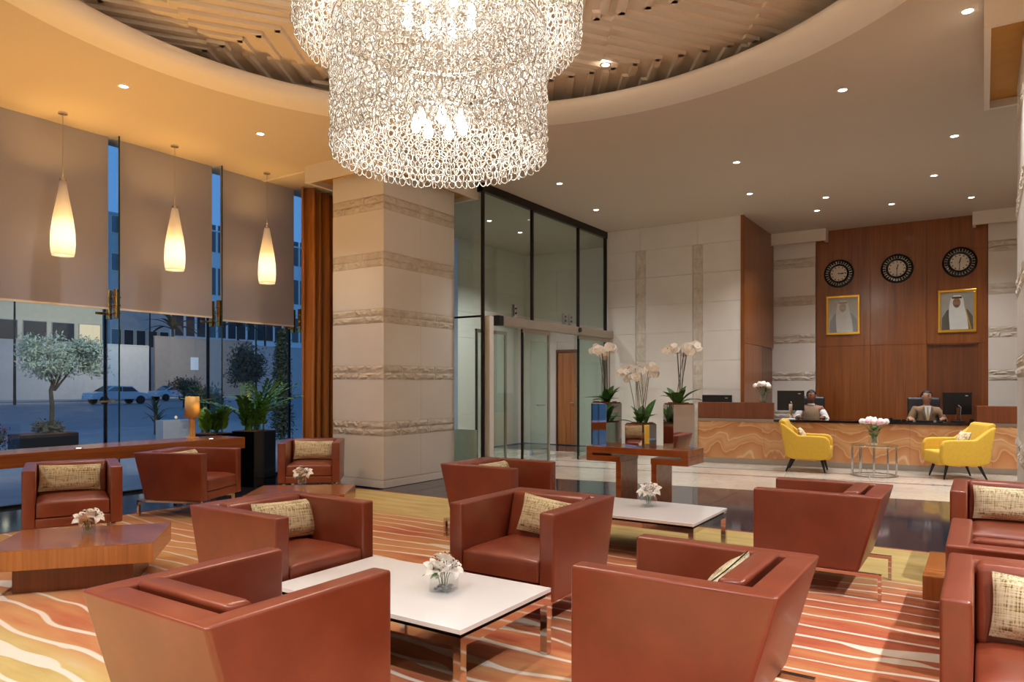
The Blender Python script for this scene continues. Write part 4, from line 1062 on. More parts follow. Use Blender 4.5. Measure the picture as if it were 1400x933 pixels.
# ---- chrome drum table with peonies
dp = at_z(1195, 651, 0)
dt = thing('side_table', 'round glass topped side table with ring of chrome rods between the yellow chairs', 'side table', (dp.x, dp.y, 0))
part('base_ring', MB().lathe([(.31, 0), (.34, 0), (.34, .02), (.31, .02)], n=40, close=True), 'chrome', dt)
part('upper_ring', MB().lathe([(.31, .47), (.34, .47), (.34, .485), (.31, .485)], n=40, close=True), 'chrome', dt)
part('glass_top', MB().cyl((0, 0), .335, .486, .498, 40), 'glass_clear', dt)
for k in range(10):
    a = k * 2 * math.pi / 10 + .1; part('rod', MB().cyl((.325 * math.cos(a), .325 * math.sin(a)), .014, .02, .47, 10), 'chrome', dt)
def peony_mesh():
    b = MB(); rnd = random.Random(5)
    for j in range(26):
        ph = R(rnd.uniform(0, 115)); a = rnd.uniform(0, 6.28); r_ = .05 * (.8 + .25 * rnd.random())
        c = Vector((r_ * math.sin(ph) * math.cos(a), r_ * math.sin(ph) * math.sin(a), r_ * math.cos(ph)))
        nrm = c.normalized(); u = nrm.cross(Vector((.3, .5, .8))).normalized(); v = nrm.cross(u); s = .026
        b.add([c - u * s - nrm * .012, c - v * s - nrm * .01, c + u * s - nrm * .012, c + v * s - nrm * .01, c + nrm * .006], [(0, 1, 4), (1, 2, 4), (2, 3, 4), (3, 0, 4)], True)
    b.lathe([(.001, -.03), (.035, -.015), (.046, .01), (.034, .036), (.001, .046)], n=10)
    return b.mesh('peony_bloom')
PEO = peony_mesh(); PEO.materials.append(MATS['peony']); PEOP = PEO.copy(); PEOP.materials.clear(); PEOP.materials.append(MATS['petal_pink'])
def peonies(loc, n, rad, hgt, label, seed, pink=()):
    rnd = random.Random(seed); t = thing('peony_vase', label, 'vase', loc, 0, 'vases of peonies')
    part('vase', MB().lathe([(.05, 0), (.075, .03), (.082, .16), (.072, .24), (.068, .24), (.077, .16), (.070, .035), (.046, .008)], n=24, close=True), 'glass_clear', t)
    for k in range(n):
        a = k * 2.4; rr = rad * math.sqrt((k + .5) / n); p = Vector((rr * math.cos(a), rr * math.sin(a), hgt - .35 * rr + rnd.uniform(-.01, .02)))
        f = link('peony_bloom', PEOP if k in pink else PEO, None, t, p); f.rotation_euler = (rnd.uniform(-.5, .5), rnd.uniform(-.5, .5), a); f.scale = (rnd.uniform(.9, 1.15),) * 3
        part('stem', MB().tube([(rr * .25 * math.cos(a + 2), rr * .25 * math.sin(a + 2), .02), (rr * .45 * math.cos(a), rr * .45 * math.sin(a), .22), p], .004, 5), 'stem', t)
    for k in range(16):
        a = rnd.uniform(0, 6.28); l = link('leaf', LLEAF, None, t, (.05 * math.cos(a), .05 * math.sin(a), rnd.uniform(.10, .30))); l.rotation_euler = (0, R(rnd.uniform(-50, 0)), a); l.scale = (1, 1.6, 1)
peonies((dp.x, dp.y, .498), 13, .20, .40, 'glass vase of pale and pink peonies on the chrome side table', 1, (12, 9))
pc = on_counter(1043, .115); peonies((pc.x, pc.y, 1.11), 8, .14, .34, 'glass vase of pale peonies on the raised wooden counter end', 2)
# ---- clocks
def clock(px, py, hours, minutes, label):
    p = at_x(px, py, WX); t = thing('wall_clock', label, 'clock', (WX - .001, p.y, p.z), R(-90), 'clocks on the reception wall')
    Rx = Matrix.Rotation(R(90), 4, 'X')      # lathe axis z -> -y
    part('rim', MB().lathe([(.155, 0), (.285, 0), (.285, .02), (.26, .04), (.18, .04), (.165, .03), (.155, .03)], n=40, close=True).xf(Rx), 'black_gloss', t)
    part('dial', MB().cyl((0, 0), .16, .005, .018, 36).xf(Rx), 'clock_face', t)
    for k in range(12):
        a = R(k * 30); M = Matrix.Rotation(-a, 4, 'Y') if False else Matrix.Rotation(a, 4, 'Y')
        part('numeral', MB().box(-.006, .006, -.020, -.018, .115, .145, M).box(.008, .013, -.020, -.018, .118, .142, M), 'black_plastic', t)
    for k in range(30):
        a = R(k * 12); M = Matrix.Rotation(a, 4, 'Y')
        b = MB().box(-.010, .010, -.043, -.040, .20, .206, M).box(-.010, .010, -.043, -.040, .236, .242, M).box(-.003 + .005 * (k % 3 - 1), .003 + .005 * (k % 3 - 1), -.043, -.040, .206, .236, M)
        part('rim_ornament', b, 'steel', t)
    for ang, L, wd in ((hours, .085, .008), (minutes, .13, .005)):
        part('hand', MB().box(-wd, wd, -.024, -.021, -.02, L, Matrix.Rotation(R(ang), 4, 'Y')), 'black_plastic', t)
    part('hub', MB().cyl((0, 0), .012, .018, .027, 12).xf(Rx), 'black_plastic', t)
clock(1147, 374.5, 95, 85, 'round black rimmed wall clock above the pale, glare covered portrait')
clock(1226.5, 367.5, 15, 182, 'round black rimmed wall clock hanging between two others')
clock(1312, 358.8, 14, 180, 'round black rimmed wall clock above the portrait over the doorway')
# ---- portraits
def portrait(px0, px1, py0, py1, label, pale):
    a = at_x(px0, (py0 + py1) / 2, WX); c = at_x(px1, (py0 + py1) / 2, WX); m = (a + c) / 2
    W2 = (a - c).length / 2; H2 = abs(at_x((px0 + px1) / 2, py0, WX).z - at_x((px0 + px1) / 2, py1, WX).z) / 2
    t = thing('portrait', label, 'picture', (WX - .001, m.y, m.z), R(-90), 'framed portraits on the reception wall')
    fr = .045
    for bx in ((-W2, W2, H2 - fr, H2), (-W2, W2, -H2, -H2 + fr), (-W2, -W2 + fr, -H2 + fr, H2 - fr), (W2 - fr, W2, -H2 + fr, H2 - fr)):
        part('frame_bar', MB().box(bx[0], bx[1], -.035, 0, bx[2], bx[3]), 'gold_frame', t, bevel=.006)
    w_, h_ = W2 - fr, H2 - fr
    part('backing', MB().box(-w_, w_, -.012, 0, -h_, h_), 'print_glare' if pale else 'print_grey', t)  # pale version: glare on the glazing is put into the print colours
    def flat(nm, poly, y, mat): part(nm, MB().prism([(p * w_, q * h_) for p, q in poly], y - .0006, y, 1), mat, t)
    ell = lambda cx_, cz, rx, rz_, n=20: [(cx_ + rx * math.cos(2 * math.pi * k / n), cz + rz_ * math.sin(2 * math.pi * k / n)) for k in range(n)]
    flat('robe_print', [(-.95, -1), (-.92, -.35), (-.62, .05), (-.3, .22), (.3, .22), (.66, .05), (.95, -.30), (.98, -1)], -.0125, 'print_robe_glare' if pale else 'print_robe')
    flat('scarf_print', [(-.44, -.98), (-.5, -.2), (-.48, .3), (-.38, .68), (-.2, .84), (.2, .84), (.38, .66), (.46, .2), (.62, -.35), (.7, -.98)], -.0135, 'print_white')
    if not pale: flat('robe_trim_print', [(.5, .12), (.56, .10), (.88, -.98), (.78, -.98)], -.0137, 'gold_frame')
    flat('face_print', ell(-.02, .44, .24, .27), -.0145, 'print_skin_glare' if pale else 'print_skin')
    flat('beard_print', [(-.2, .36), (-.12, .24), (-.02, .19), (.08, .24), (.16, .36), (.06, .33), (-.1, .33)], -.0150, 'print_grey' if pale else 'print_robe')
    flat('cord_print', [(-.32, .66), (.30, .66), (.29, .76), (-.31, .76)], -.0155, 'print_grey' if pale else 'print_black')
    if True:
        flat('brow_print', [(-.16, .52), (-.05, .52), (-.05, .55), (-.16, .55)], -.0152, 'print_grey' if pale else 'print_black')
        flat('brow_print', [(.02, .52), (.13, .52), (.13, .55), (.02, .55)], -.0152, 'print_grey' if pale else 'print_black')
    part('glazing', MB().box(-w_, w_, -.022, -.020, -h_, h_), 'glass_clear', t)
portrait(1130, 1176, 404.5, 458, 'gold framed portrait print of a robed figure with painted-in glare under the first clock', True)
portrait(1282.5, 1335, 396.5, 454.5, 'gold framed portrait print of a robed figure in white headscarf above the doorway', False)
# ================================================================== LAMPS
# ---- recessed downlights
def downlight(x_, y_, z_, label, energy, group, col=NEUT):
    t = thing('downlight', label, 'downlight', (x_, y_, z_), 0, group)
    part('trim_ring', MB().lathe([(.042, -.004), (.062, -.004), (.064, .0), (.042, .0)], n=20, close=True), 'lip_paint', t)
    part('lens', MB().cyl((0, 0), .042, -.003, .0, 16), 'bulb_spot', t)
    lamp('downlight_lamp', 'SPOT', (0, 0, -.02), energy, col, t, spot_size=R(112), spot_blend=.8, shadow_soft_size=.05)
emit('bulb_spot', (1.0, .93, .82), 9)
DL = [((169, 118), 'by the window pendants over the wooden tables'), ((356, 183), 'near the orange curtain and pillar'), ((1323, 15), 'beside the gold soffit of the pillar'), ((1152, 123), 'over the dark granite beyond the round recess'), ((1305, 186), 'over the walkway towards the pillar'), ((1007, 222), 'over the orchid console side of the walkway'), ((1277, 240), 'over the yellow chair below the tilted monitor'), ((1025, 265), 'over the marble before the wooden side panel'), ((1129, 270), 'over the yellow chair by the waistcoat receptionist'), ((1219, 279), 'over the counter between receptionists'), ((1328, 270), 'in front of the portrait above the doorway'), ((1117, 288), 'in front of the first clock'), ((765, 251), 'next to the green glass header'), ((815, 287), 'by the white stone wall corner')]
for (px_, py_), where in DL:
    p = at_z(px_, py_, HC); wwin = px_ < 400
    downlight(p.x, p.y, HC, 'small round recessed ceiling downlight ' + where, 90 if not wwin else 80, 'recessed ceiling downlights', NEUT if not wwin else WARM)
for px_, py_, wh in ((669, 302, 'inside the glass vestibule beside its corner post'), (711, 318, 'inside the glass vestibule near its mullion')):
    p = at_z(px_, py_, HC); downlight(p.x, p.y, HC, 'small round recessed ceiling downlight ' + wh, 160, 'recessed ceiling downlights')
p = at_z(828, 88, 4.94); downlight(p.x, p.y, 4.935, 'small downlight in the patterned recess ceiling beside the chandelier', 40, 'recessed ceiling downlights')
# extra out-of-view downlights, added to brighten the lounge and reception
for k, (x_, y_) in enumerate(((-.6, 2.0), (-.6, 5.2), (.4, -1.2), (2.6, -1.6), (4.8, -1.6), (-2.2, -1.0), (-2.2, 3.4), (10.4, -2.2), (12.4, -1.6), (7.9, -3.2))):
    downlight(x_, y_, HC, 'added out-of-view fill downlight in the part of the lobby ceiling outside the seating circle', 340, 'recessed ceiling downlights')
# ---- pendants at the window
x = N('pendant_glass'); g = x.add('ShaderNodeTexCoord'); s_ = x.add('ShaderNodeSeparateXYZ'); x.link(g.outputs['Object'], s_.inputs[0])
e = x.ramp(s_.outputs[2], [(0, (.55, .50, .30, 1)), (.09, (.9, .85, .6, 1)), (.20, (1, .97, .85, 1)), (.36, (1, .93, .70, 1)), (.46, (.42, .36, .20, 1)), (.62, (.22, .17, .11, 1)), (.85, (.10, .08, .07, 1))])
x.link(e, x.b.inputs['Emission Color']); x.b.inputs['Emission Strength'].default_value = .5; x.set((.5, .46, .44, 1), .35)
tr_ = x.add('ShaderNodeBsdfTranslucent'); tr_.inputs['Color'].default_value = (1, .86, .62, 1); mx_ = x.add('ShaderNodeMixShader'); mx_.inputs[0].default_value = .3
x.link(x.b.outputs[0], mx_.inputs[1]); x.link(tr_.outputs[0], mx_.inputs[2]); x.link(mx_.outputs[0], x.out.inputs['Surface'])
emit('bulb_warm', (1, .85, .6), 6)
for px_, yt, yb_, lab in ((86, 248, 350, 'glowing bottle shaped glass pendant in front of the blind above the olive tree'), (239, 285, 370, 'glowing bottle shaped glass pendant hanging between two others'), (365, 312, 388, 'glowing bottle shaped glass pendant closest to the orange curtain')):
    p = at_y(px_, yb_, 8.92); zt = at_y(px_, yt, 8.92).z; h_ = zt - p.z
    t = thing('pendant_lamp', lab, 'pendant lamp', (p.x, p.y, p.z), 0, 'glass pendants along the windows')
    pr = [(.112, 0), (.122, .05), (.128, .14), (.124, .28), (.105, .44), (.080, .58), (.058, .70), (.042, .80), (.034, h_)]
    part('shade', MB().lathe(pr + [(r_ - .006, z_) for r_, z_ in pr[::-1]], n=32, close=True), 'pendant_glass', t)
    part('cap', MB().cyl((0, 0), .036, h_, h_ + .03, 16), 'chrome', t)
    part('cord', MB().cyl((0, 0), .004, h_ + .03, HC - p.z, 6), 'steel', t)
    part('canopy', MB().cyl((0, 0), .05, HC - p.z - .02, HC - p.z, 16), 'chrome', t)
    lamp('pendant_glow', 'POINT', (0, 0, .22), 15, (1, .66, .26), t, shadow_soft_size=.04)
    lamp('pendant_uplight', 'SPOT', (0, 0, h_ + .05), 7, (1, .56, .16), t, spot_size=R(165), spot_blend=1.0, shadow_soft_size=.05).rotation_euler = (R(180), 0, 0)
# ---- added amber uplights in the window ledge, made up to wash the ceiling
for k, (x_, y_, z_) in enumerate(((2.3, 8.24, .745), (3.9, 8.24, .745), (5.5, 8.24, .745))):
    t = thing('added_uplight', 'added flush amber ceiling light in the ledge ' + ('over the tumbler table armchair', 'behind the wide cushioned armchair', 'beside the table lamp')[k], 'added_uplight', (x_, y_, z_), 0, 'added amber uplights below the windows')
    part('trim_ring', MB().lathe([(.028, 0), (.045, 0), (.045, .003), (.028, .003)], n=20, close=True), 'brass', t)
    part('lens', MB().cyl((0, 0), .028, 0, .002, 16), 'bulb_warm', t)
    lamp('added_uplight_lamp', 'SPOT', (0, 0, .02), 110, (1, .54, .13), t, spot_size=R(95), spot_blend=1.0, shadow_soft_size=.04).rotation_euler = (R(180 + 12), 0, 0)
# ---- pillar collars: no lamps placed, their gold is the soffit colour
for x0_, x1_, y0_, y1_ in ((7.27, 8.85, 6.93, 7.94), (7.27, 8.85, -1.3, -.28)):
    pass
# ---- chandelier of glass links
CH = Vector((CC.x - .03, CC.y + .03, 0))
cd = thing('chandelier', 'large two tier chandelier of interlinked clear glass loops hanging in the ceiling recess', 'chandelier', (CH.x, CH.y, 3.05))
def link_ring(seed, rx=.023, rz_=.030, tr=.0044):
    rnd = random.Random(seed); b = MB(); n = 9; vs = []; m = 3
    for k in range(n):
        a = 2 * math.pi * k / n; ex = rnd.uniform(.9, 1.1); c = Vector((rx * ex * math.cos(a), .006 * math.sin(2 * a + seed), rz_ * ex * math.sin(a))); o_ = Vector((math.cos(a), 0, math.sin(a)))
        for j in range(m):
            q = 2 * math.pi * j / m; vs.append(c + o_ * tr * math.cos(q) + Vector((0, 1, 0)) * tr * math.sin(q))
    fs = [(k * m + j, k * m + (j + 1) % m, ((k + 1) % n) * m + (j + 1) % m, ((k + 1) % n) * m + j) for k in range(n) for j in range(m)]
    return [Vector(v) for v in vs], fs
RINGS = [link_ring(k) for k in range(6)]
RME = []
for k in range(6):
    me = MB().add(RINGS[k][0], RINGS[k][1], True).mesh('glass_link'); me.materials.append(MATS['link_glass']); RME.append(me)
rnd = random.Random(21); LK = []
def drum(rad, z0, z1, step=.050, rstep=.046, layer=0):
    nc = int(2 * math.pi * rad / step); nr = int((z1 - z0) / rstep)
    for j in range(nr):
        for k in range(nc):
            a = 2 * math.pi * (k + .5 * (j % 2)) / nc
            tw = R(28 if (j + k) % 2 else -28) + rnd.uniform(-.35, .35)
            rr = rad + rnd.uniform(-.008, .008)
            M = Matrix.Translation((rr * math.cos(a), rr * math.sin(a), z0 + j * rstep + rnd.uniform(-.004, .004))) @ Matrix.Rotation(a + math.pi / 2 + tw, 4, 'Z') @ Matrix.Rotation(rnd.uniform(-.5, .5), 4, 'Y') @ Matrix.Rotation(rnd.uniform(-.25, .25), 4, 'X')
            LK.append((M, rnd.randrange(6)))
drum(.735, .0, .86); drum(.70, .04, .86, .062, .05)
nl = len(LK)
drum(.98, .80, 1.66, .054, .05); drum(.93, .82, 1.66, .07, .056)
tocam = Vector((-CH.x, -CH.y, 0)).normalized()
order = sorted(range(len(LK)), key=lambda i: -(LK[i][0].translation.dot(tocam) - .35 * LK[i][0].translation.z) + (0 if i < nl else 9))
front = set(order[:300])
tier = part('link_curtain', (lambda b: [b.add([LK[i][0] @ v for v in RINGS[LK[i][1]][0]], RINGS[LK[i][1]][1], True) for i in range(len(LK)) if i not in front] and b)(MB()), 'link_glass', cd); tier['kind'] = 'stuff'
for i in front:
    o = bpy.data.objects.new('glass_link', RME[LK[i][1]]); COL.objects.link(o); o.parent = cd; o.matrix_local = LK[i][0]
for rr, zz in ((.735, .87), (.70, .87), (.98, 1.67), (.93, 1.67)):
    part('hoop', MB().lathe([(rr - .006, zz), (rr + .006, zz), (rr + .006, zz + .012), (rr - .006, zz + .012)], n=64, close=True), 'chrome', cd)
for k in range(6):
    a = k * math.pi / 3; part('hanger_bar', MB().tube([(0, 0, 1.68), (.98 * math.cos(a), .98 * math.sin(a), 1.68)], .007, 6), 'chrome', cd)
    part('hanger_bar', MB().tube([(0, 0, .88), (.735 * math.cos(a), .735 * math.sin(a), .88)], .006, 6), 'chrome', cd)
part('stem', MB().cyl((0, 0), .02, .28, 4.98 - 3.05, 12), 'chrome', cd)
part('ceiling_rose', MB().cyl((0, 0), .22, 1.87, 4.98 - 3.05, 32), 'chrome', cd)
emit('bulb', (1.0, .94, .84), 18)
bulb = MB().lathe([(.001, -.055), (.020, -.048), (.032, -.025), (.032, 0), (.022, .028), (.014, .05), (.014, .075)], n=14).mesh('bulb'); bulb.materials.append(MATS['bulb'])
for zz, n_, rr, en in ((.22, 7, .17, 30), (.98, 8, .24, 34)):
    for k in range(n_):
        a = 2 * math.pi * k / n_ + .3; q = Vector((rr * math.cos(a), rr * math.sin(a), zz))
        link('bulb', bulb, None, cd, q)
        part('bulb_holder', MB().cyl((q.x, q.y), .016, zz + .07, zz + .12, 10).tube([(q.x, q.y, zz + .11), (0, 0, zz + .16)], .006, 5), 'chrome', cd)
    lamp('chandelier_glow', 'POINT', (0, 0, zz - .02), 21 if zz < .5 else 28, (1.0, .90, .76), cd, shadow_soft_size=.25)
lamp('chandelier_uplight', 'POINT', (0, 0, 1.35), 50, (1.0, .88, .72), cd, shadow_soft_size=.3)
# ================================================================== STREET OUTSIDE
plain('asphalt', (96, 100, 110), .5, var=.2, scale=2); plain('paving', (120, 122, 128), .6, var=.1, scale=3)
plain('render_grey', (176, 172, 170), .9, var=.05, scale=2); plain('render_cream', (214, 202, 170), .9, var=.04, scale=2); plain('render_brown', (160, 144, 132), .9, var=.06, scale=2)
plain('car_paint', (186, 192, 200), .2, metal=.3, var=.02); plain('car_glass', (24, 28, 36), .08); plain('tyre', (18, 18, 20), .8)
plain('olive_leaf', (168, 182, 160), .6, var=.3, scale=8); plain('trunk', (70, 58, 46), .9, var=.3, scale=20, bump=.4)
plain('dark_leaf', (40, 52, 34), .7, var=.4, scale=6); plain('brown_leaf', (78, 76, 58), .7, var=.35, scale=5); plain('red_flower', (150, 40, 44), .7, var=.2, scale=30)
plain('window_dark', (34, 36, 44), .6); emit('window_lit', (1.0, .72, .32), .35)
OG = -.12
gr = tag(part('ground', MB().box(-60, 160, 9.62, 220, OG - .1, OG), 'asphalt'), kind='structure')
tag(part('pavement', MB().box(-25, 60, 9.62, 24.6, OG, OG + .06), 'paving'), kind='structure')
tag(part('kerb', MB().box(-25, 60, 24.6, 24.8, OG, OG + .05), 'render_grey'), kind='structure')
tag(part('far_pavement', MB().box(-25, 60, 66, 72, OG, OG + .12), 'paving'), kind='structure')
def leaves(b, c, rad, n, L, seed, squash=1, shell=.5):
    rnd = random.Random(seed)
    for k in range(n):
        d = Vector((rnd.gauss(0, 1), rnd.gauss(0, 1), rnd.gauss(0, 1))).normalized(); r_ = rad * (shell + (1 - shell) * rnd.random())
        p = Vector(c) + Vector((d.x * r_, d.y * r_, d.z * r_ * squash)); u = Vector((rnd.gauss(0, 1), rnd.gauss(0, 1), rnd.gauss(0, 1))).normalized(); v = u.cross(d + Vector((.01, .02, .03))).normalized()
        b.add([p, p + u * L * .5 + v * L * .16, p + u * L, p + u * L * .5 - v * L * .16], [(0, 1, 2, 3)])
    return b
# olive tree in black trough
def olive():
    base = at_y(70, 590, 17.6); c = at_y(85, 492, 17.6)
    tr = thing('olive_tree', 'silvery round headed olive tree standing in a dark trough outside the window', 'tree', (base.x, 17.6, 0))
    dx = c.x - base.x
    part('trunk', MB().tube([(0, 0, .35), (.02, 0, .9), (.0, .02, 1.3), (dx * .6, 0, c.z - .25)], .06, 8, radii=[.06, .05, .045, .04]), 'trunk', tr)
    for a in range(7): part('branch', MB().tube([(dx * .3, 0, 1.3), (dx + .45 * math.cos(a * .9), .45 * math.sin(a * .9), c.z + .1)], .02, 5, radii=[.028, .008]), 'trunk', tr)
    b = MB()
    rnd = random.Random(2)
    for k in range(40):
        a = rnd.uniform(0, 6.28); r_ = .72 * math.sqrt(rnd.random()); leaves(b, (dx + r_ * math.cos(a) * 1.05, r_ * math.sin(a), c.z + rnd.uniform(-.30, .42)), .30, 170, .10, k, .8, .2)
    part('foliage', b, 'olive_leaf', tr)['kind'] = 'stuff'
    tg = thing('plant_trough', 'dark rectangular trough holding the olive tree and low shrubs', 'planter', (base.x, 17.6, 0))
    part('trough', MB().box(-.75, .45, -.3, .3, OG + .06, .34), 'black_plastic', tg, bevel=.01)
    part('soil', MB().box(-.72, .42, -.27, .27, .34, .35), 'bark', tg)
    sh = thing('shrub', 'bushy grey green shrub at the foot of the olive tree', 'shrub', (base.x - .1, 17.5, .35))
    part('foliage', leaves(leaves(MB(), (-.1, 0, .14), .22, 260, .12, 31, .8, .1), (.15, 0, .1), .18, 200, .12, 32, .8, .1), 'brown_leaf', sh)['kind'] = 'stuff'
    part('stem', MB().tube([(0, 0, 0), (0, 0, .2)], .02, 5), 'trunk', sh)
olive()
q = at_y(14, 600, 17.6)
fb = thing('flower_bush', 'low bush with red blossoms beside the dark trough', 'shrub', (q.x - .45, 17.2, OG + .06))
part('foliage', leaves(MB(), (0, 0, .34), .36, 420, .09, 41, .9, .1), 'dark_leaf', fb)['kind'] = 'stuff'
part('blossom', leaves(MB(), (0, 0, .42), .36, 220, .05, 42, .9, .6), 'red_flower', fb)['kind'] = 'stuff'
part('stem', MB().tube([(0, 0, 0), (0, 0, .3)], .02, 5), 'trunk', fb)
q = at_y(213, 575, 20.5)
ag = thing('spiky_plant', 'dark spiky leaved plant outside behind the table lamp', 'plant', (q.x, 20.5, OG + .06))
rnd = random.Random(9)
SPK = leaf_mesh(.62, .035, .35, 'dark_leaf', 6, 'leaf')
for k in range(34):
    l = link('leaf', SPK, None, ag, (0, 0, .25 + .5 * rnd.random())); l.rotation_euler = (0, R(rnd.uniform(-60, 20)), k * 2.4); l.scale = (rnd.uniform(.6, 1),) * 3
part('stem', MB().tube([(0, 0, 0), (0, 0, .8)], .05, 6), 'trunk', ag)
q = at_y(240, 598, 18.0)
wp = thing('pale_planter', 'low pale planter with small lamp standing outside behind the table lamp', 'planter', (q.x, 18.0, OG + .06))
part('box', MB().box(-.45, .45, -.18, .18, 0, .55), 'render_grey', wp, bevel=.01)
part('lamp_globe', MB().lathe([(.001, -.05), (.045, 0), (.001, .05)], (-.05, -.1, .62), 10), 'window_lit', wp)
# cars
def car(px, y_, label, L=4.4, flip=1):
    q = at_y(px, 545, y_); t = thing('car', label, 'car', (q.x, y_, OG), 0, 'cars on the street')
    prof = [(-2.2, .35), (-2.2, .78), (-1.3, .92), (-.75, 1.38), (.65, 1.42), (1.35, .98), (2.1, .88), (2.2, .4)]
    s = L / 4.4; prof = [(p * s * flip, z) for p, z in prof]
    part('body', MB().prism(prof, -.82, .82, 1), 'car_paint', t, bevel=.05, smooth=False)
    for yy in (-.835, .835):
        part('window', MB().prism([(-1.15 * s * flip, .98), (-.7 * s * flip, 1.31), (.0, 1.33), (.0, .98)], yy - .005, yy + .005, 1), 'car_glass', t)
        part('window', MB().prism([(.06 * s * flip, .98), (.06 * s * flip, 1.33), (.6 * s * flip, 1.34), (1.15 * s * flip, 1.0)], yy - .005, yy + .005, 1), 'car_glass', t)
        for xx in (-1.35, 1.35): part('wheel', MB().cyl((xx * s, yy, .32), .32, -.1, .1, 20, axis=1), 'tyre', t)
    part('windscreen', MB().add([(.68 * s * flip, -.7, 1.40), (.68 * s * flip, .7, 1.40), (1.36 * s * flip, .75, 1.0), (1.36 * s * flip, -.75, 1.0)], [(0, 1, 2, 3)]), 'car_glass', t)
    part('headlight', MB().box(2.15 * s * flip - .04, 2.15 * s * flip + .04, -.75, -.5, .62, .74).box(2.15 * s * flip - .04, 2.15 * s * flip + .04, .5, .75, .62, .74), 'paper', t)
car(160, 56, 'silver saloon car passing behind the olive tree and window fin', 4.5, -1)
car(238, 63, 'silver car further along the street, behind the spiky plant', 4.3, -1)
# buildings and garden walls
def building(x0, x1, y0, dep, h_, mat, label, rows_, cols_, wz0=1.6, wh=1.2, ww=.9, gap=2.6, lit=()):
    t = thing('building', label, 'building', ((x0 + x1) / 2, y0, OG)); a = (x1 - x0) / 2
    part('wall', MB().box(-a, a, 0, dep, 0, h_), mat, t)
    part('cornice', MB().box(-a - .1, a + .1, -.15, dep, h_, h_ + .25), mat, t)
    for r_ in range(rows_):
        for c in range(cols_):
            xx = -a + (c + .5) * 2 * a / cols_; zz = wz0 + r_ * gap
            f = part('window', MB().box(xx - ww / 2 - .08, xx + ww / 2 + .08, -.06, .0, zz - .08, zz + wh + .08), 'render_cream' if mat != 'render_cream' else 'render_grey', t)
            part('pane', MB().box(xx - ww / 2, xx + ww / 2, -.075, -.06, zz, zz + wh), 'window_lit' if (r_, c) in lit else 'window_dark', f)
bx0 = at_y(-60, 500, 84).x; bx1 = at_y(140, 500, 84).x
building(bx0, bx1, 84, 8, 22, 'render_cream', 'cream apartment building with square windows behind the olive tree', 4, 5, 6.2, 2.0, 2.2, 5.0, ((0, 4),))
bx0 = at_y(150, 500, 96).x; bx1 = at_y(232, 500, 96).x
building(bx0, bx1, 96, 8, 24, 'render_grey', 'grey building with narrow windows seen above the car', 4, 5, 6.6, 2.2, 1.2, 5.0)
bx0 = at_y(237, 500, 120).x; bx1 = at_y(420, 500, 120).x
building(bx0, bx1, 120, 8, 30, 'paper', 'white building with tall window slots above the brown garden wall', 3, 14, 10.2, 5.0, 1.6, 8.0)
def gwall(px0, px1, y_, ztop, mat, label, sign=None):
    a = at_y(px0, 500, y_).x; b_ = at_y(px1, 500, y_).x
    t = thing('garden_wall', label, 'wall', ((a + b_) / 2, y_, OG), 0, 'boundary walls across the street')
    part('wall_body', MB().box((a - b_) / 2, (b_ - a) / 2, 0, .3, 0, ztop - OG), mat, t)
    part('coping', MB().box((a - b_) / 2 - .03, (b_ - a) / 2 + .03, -.04, .34, ztop - OG, ztop - OG + .12), mat, t)
    if sign: part('sign', MB().box(sign - .5, sign + .5, -.03, 0, 3.2, 4.7), 'paper', t)
gwall(-200, 205, 76, at_y(60, 468, 76).z, 'render_grey', 'grey boundary wall behind the olive tree and car')
gwall(212, 345, 78, at_y(270, 464, 78).z, 'render_brown', 'brown boundary wall with white notice, left of the bushy tree', -1.6)
gwall(346, 480, 80, at_y(370, 475, 80).z, 'render_grey', 'grey boundary wall behind the cypress and bushy tree')
# trees
def blob_tree(px, py, y_, rad, label, mat, n, sq=1.0, seed=0, L=.28):
    c = at_y(px, py, y_); t = thing('street_tree', label, 'tree', (c.x, y_, OG), 0)
    part('trunk', MB().tube([(0, 0, 0), (.05, 0, c.z - OG)], .1, 7), 'trunk', t)
    b = MB(); rnd = random.Random(seed)
    for k in range(n):
        d = Vector((rnd.gauss(0, 1), rnd.gauss(0, 1), rnd.gauss(0, 1))).normalized() * rad * .6 * rnd.random() ** .4
        leaves(b, (d.x, d.y, c.z - OG + d.z * sq), rad * .5, 130, L, seed * 99 + k, sq, .2)
    part('foliage', b, mat, t)['kind'] = 'stuff'
blob_tree(338, 500, 34, 1.35, 'bushy dark tree between the brown wall and the cypress', 'brown_leaf', 30, 1.1, 3, .22)
blob_tree(280, 545, 17.0, .55, 'round dark shrub behind the black planters', 'dark_leaf', 12, .9, 4, .14)
blob_tree(252, 527, 44, 1.2, 'small spreading shrub in front of the brown wall', 'brown_leaf', 10, .8, 6, .2)
c0 = at_y(386, 600, 16.0); cz = at_y(386, 452, 16.0).z
cy_ = thing('cypress', 'tall narrow dark cypress next to the orange curtain', 'tree', (c0.x, 16.0, OG))
b = MB(); rnd = random.Random(8)
for k in range(40):
    tt = k / 39; leaves(b, (rnd.uniform(-.06, .06), rnd.uniform(-.06, .06), .25 + tt * (cz - OG - .3)), .30 * (1 - tt) ** .5 + .06, 170, .1, 700 + k, 1.2, .3)
part('foliage', b, 'dark_leaf', cy_)['kind'] = 'stuff'
part('trunk', MB().tube([(0, 0, 0), (0, 0, 1.5)], .06, 6), 'trunk', cy_)
PALM = leaf_mesh(3.6, .3, .85, 'brown_leaf', 7, 'frond')
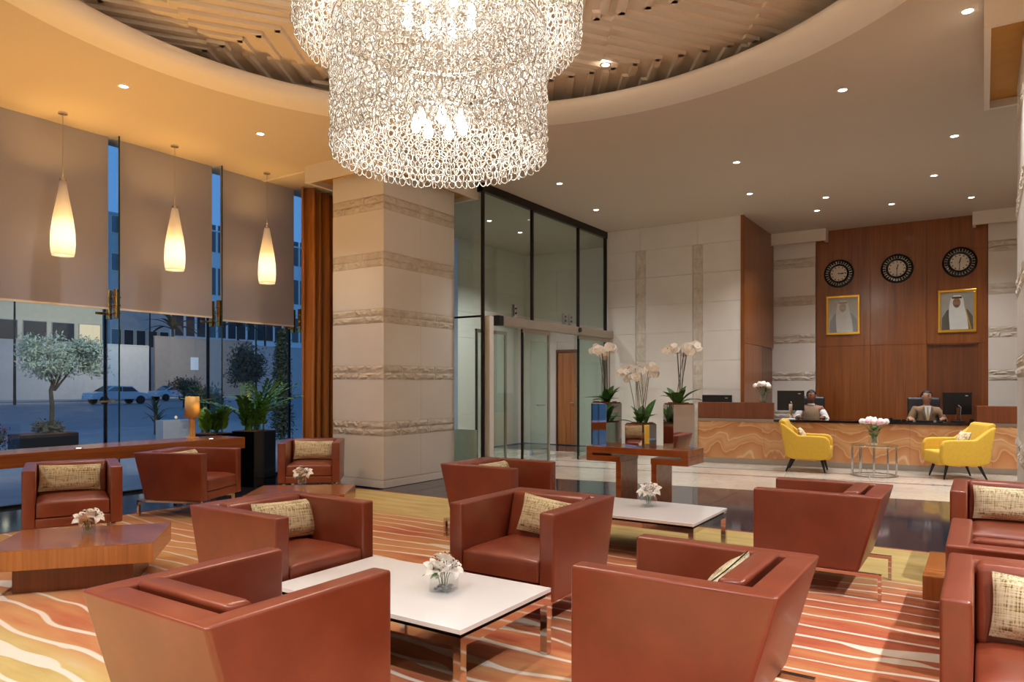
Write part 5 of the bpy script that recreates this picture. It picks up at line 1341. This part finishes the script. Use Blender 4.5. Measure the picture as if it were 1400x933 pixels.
for px_, py_, lab in ((236, 452, 'palm with spread fronds before the white building'), (325, 448, 'palm behind the bushy dark tree'), (362, 446, 'palm rising beside the cypress')):
    yp = {236: 85, 325: 86, 362: 96}[px_]; c = at_y(px_, py_, yp); t = thing('palm_tree', lab, 'palm tree', (c.x, yp, OG), 0, 'palms across the street')
    part('trunk', MB().tube([(0, 0, 0), (.1, 0, (c.z - OG) * .5), (0, 0, c.z - OG)], .16, 8), 'trunk', t)
    for k in range(14):
        f = link('frond', PALM, None, t, (0, 0, c.z - OG)); f.rotation_euler = (0, R(-10 - 25 * (k % 3)), k * .449 * 2)

# added floodlights above the windows, put in to light the planting outside
for k, x_ in enumerate((3.2, 6.2, 9.4)):
    t = thing('added_floodlight', 'added black floodlight on the outer facade above the %s window bay' % ('first', 'middle', 'curtained')[k], 'floodlight', (x_, 9.72, HC + .2), 0, 'added facade floodlights')
    part('housing', MB().box(-.12, .12, 0, .12, 0, .14), 'black_plastic', t, bevel=.01)
    part('lens', MB().box(-.10, .10, .121, .124, .02, .12), 'bulb_warm', t)
    part('bracket', MB().box(-.02, .02, -.1, .0, .04, .1), 'dark_metal', t)
    lamp('added_flood_lamp', 'SPOT', (0, .2, .07), 420, (1, .93, .82), t, spot_size=R(110), spot_blend=.8, shadow_soft_size=.06).rotation_euler = (R(68), 0, R(-22))
struct('wall_facade', MB().box(-4, 15, 9.53, 9.66, HC + .005, HC + 1.2), 'render_grey')

for k, (px_, y_) in enumerate(((20, 60), (205, 68), (350, 62))):  # street lamps added to brighten the walls and facades opposite
    q = at_y(px_, 500, y_); t = thing('added_street_lamp', 'added street lamp %s' % ('before the cream building', 'by the silver cars', 'near the bushy tree and grey wall')[k], 'street lamp', (q.x, y_, OG), 0, 'added street lamps across the road')
    part('pole', MB().tube([(0, 0, 0), (0, 0, 9.0)], .09, 8, radii=[.11, .06]), 'dark_metal', t)
    part('arm', MB().tube([(0, 0, 8.9), (0, .6, 9.3), (0, 1.4, 9.4)], .05, 6), 'dark_metal', t)
    part('lamp_head', MB().box(-.15, .15, 1.1, 1.9, 9.3, 9.42), 'dark_metal', t, bevel=.02)
    part('lens', MB().box(-.12, .12, 1.15, 1.85, 9.28, 9.30), 'bulb_warm', t)
    lamp('added_street_glow', 'SPOT', (0, 1.5, 9.2), 1500, (1, .90, .74), t, shadow_soft_size=.4, spot_size=R(130), spot_blend=.6).rotation_euler = (R(52), 0, 0)
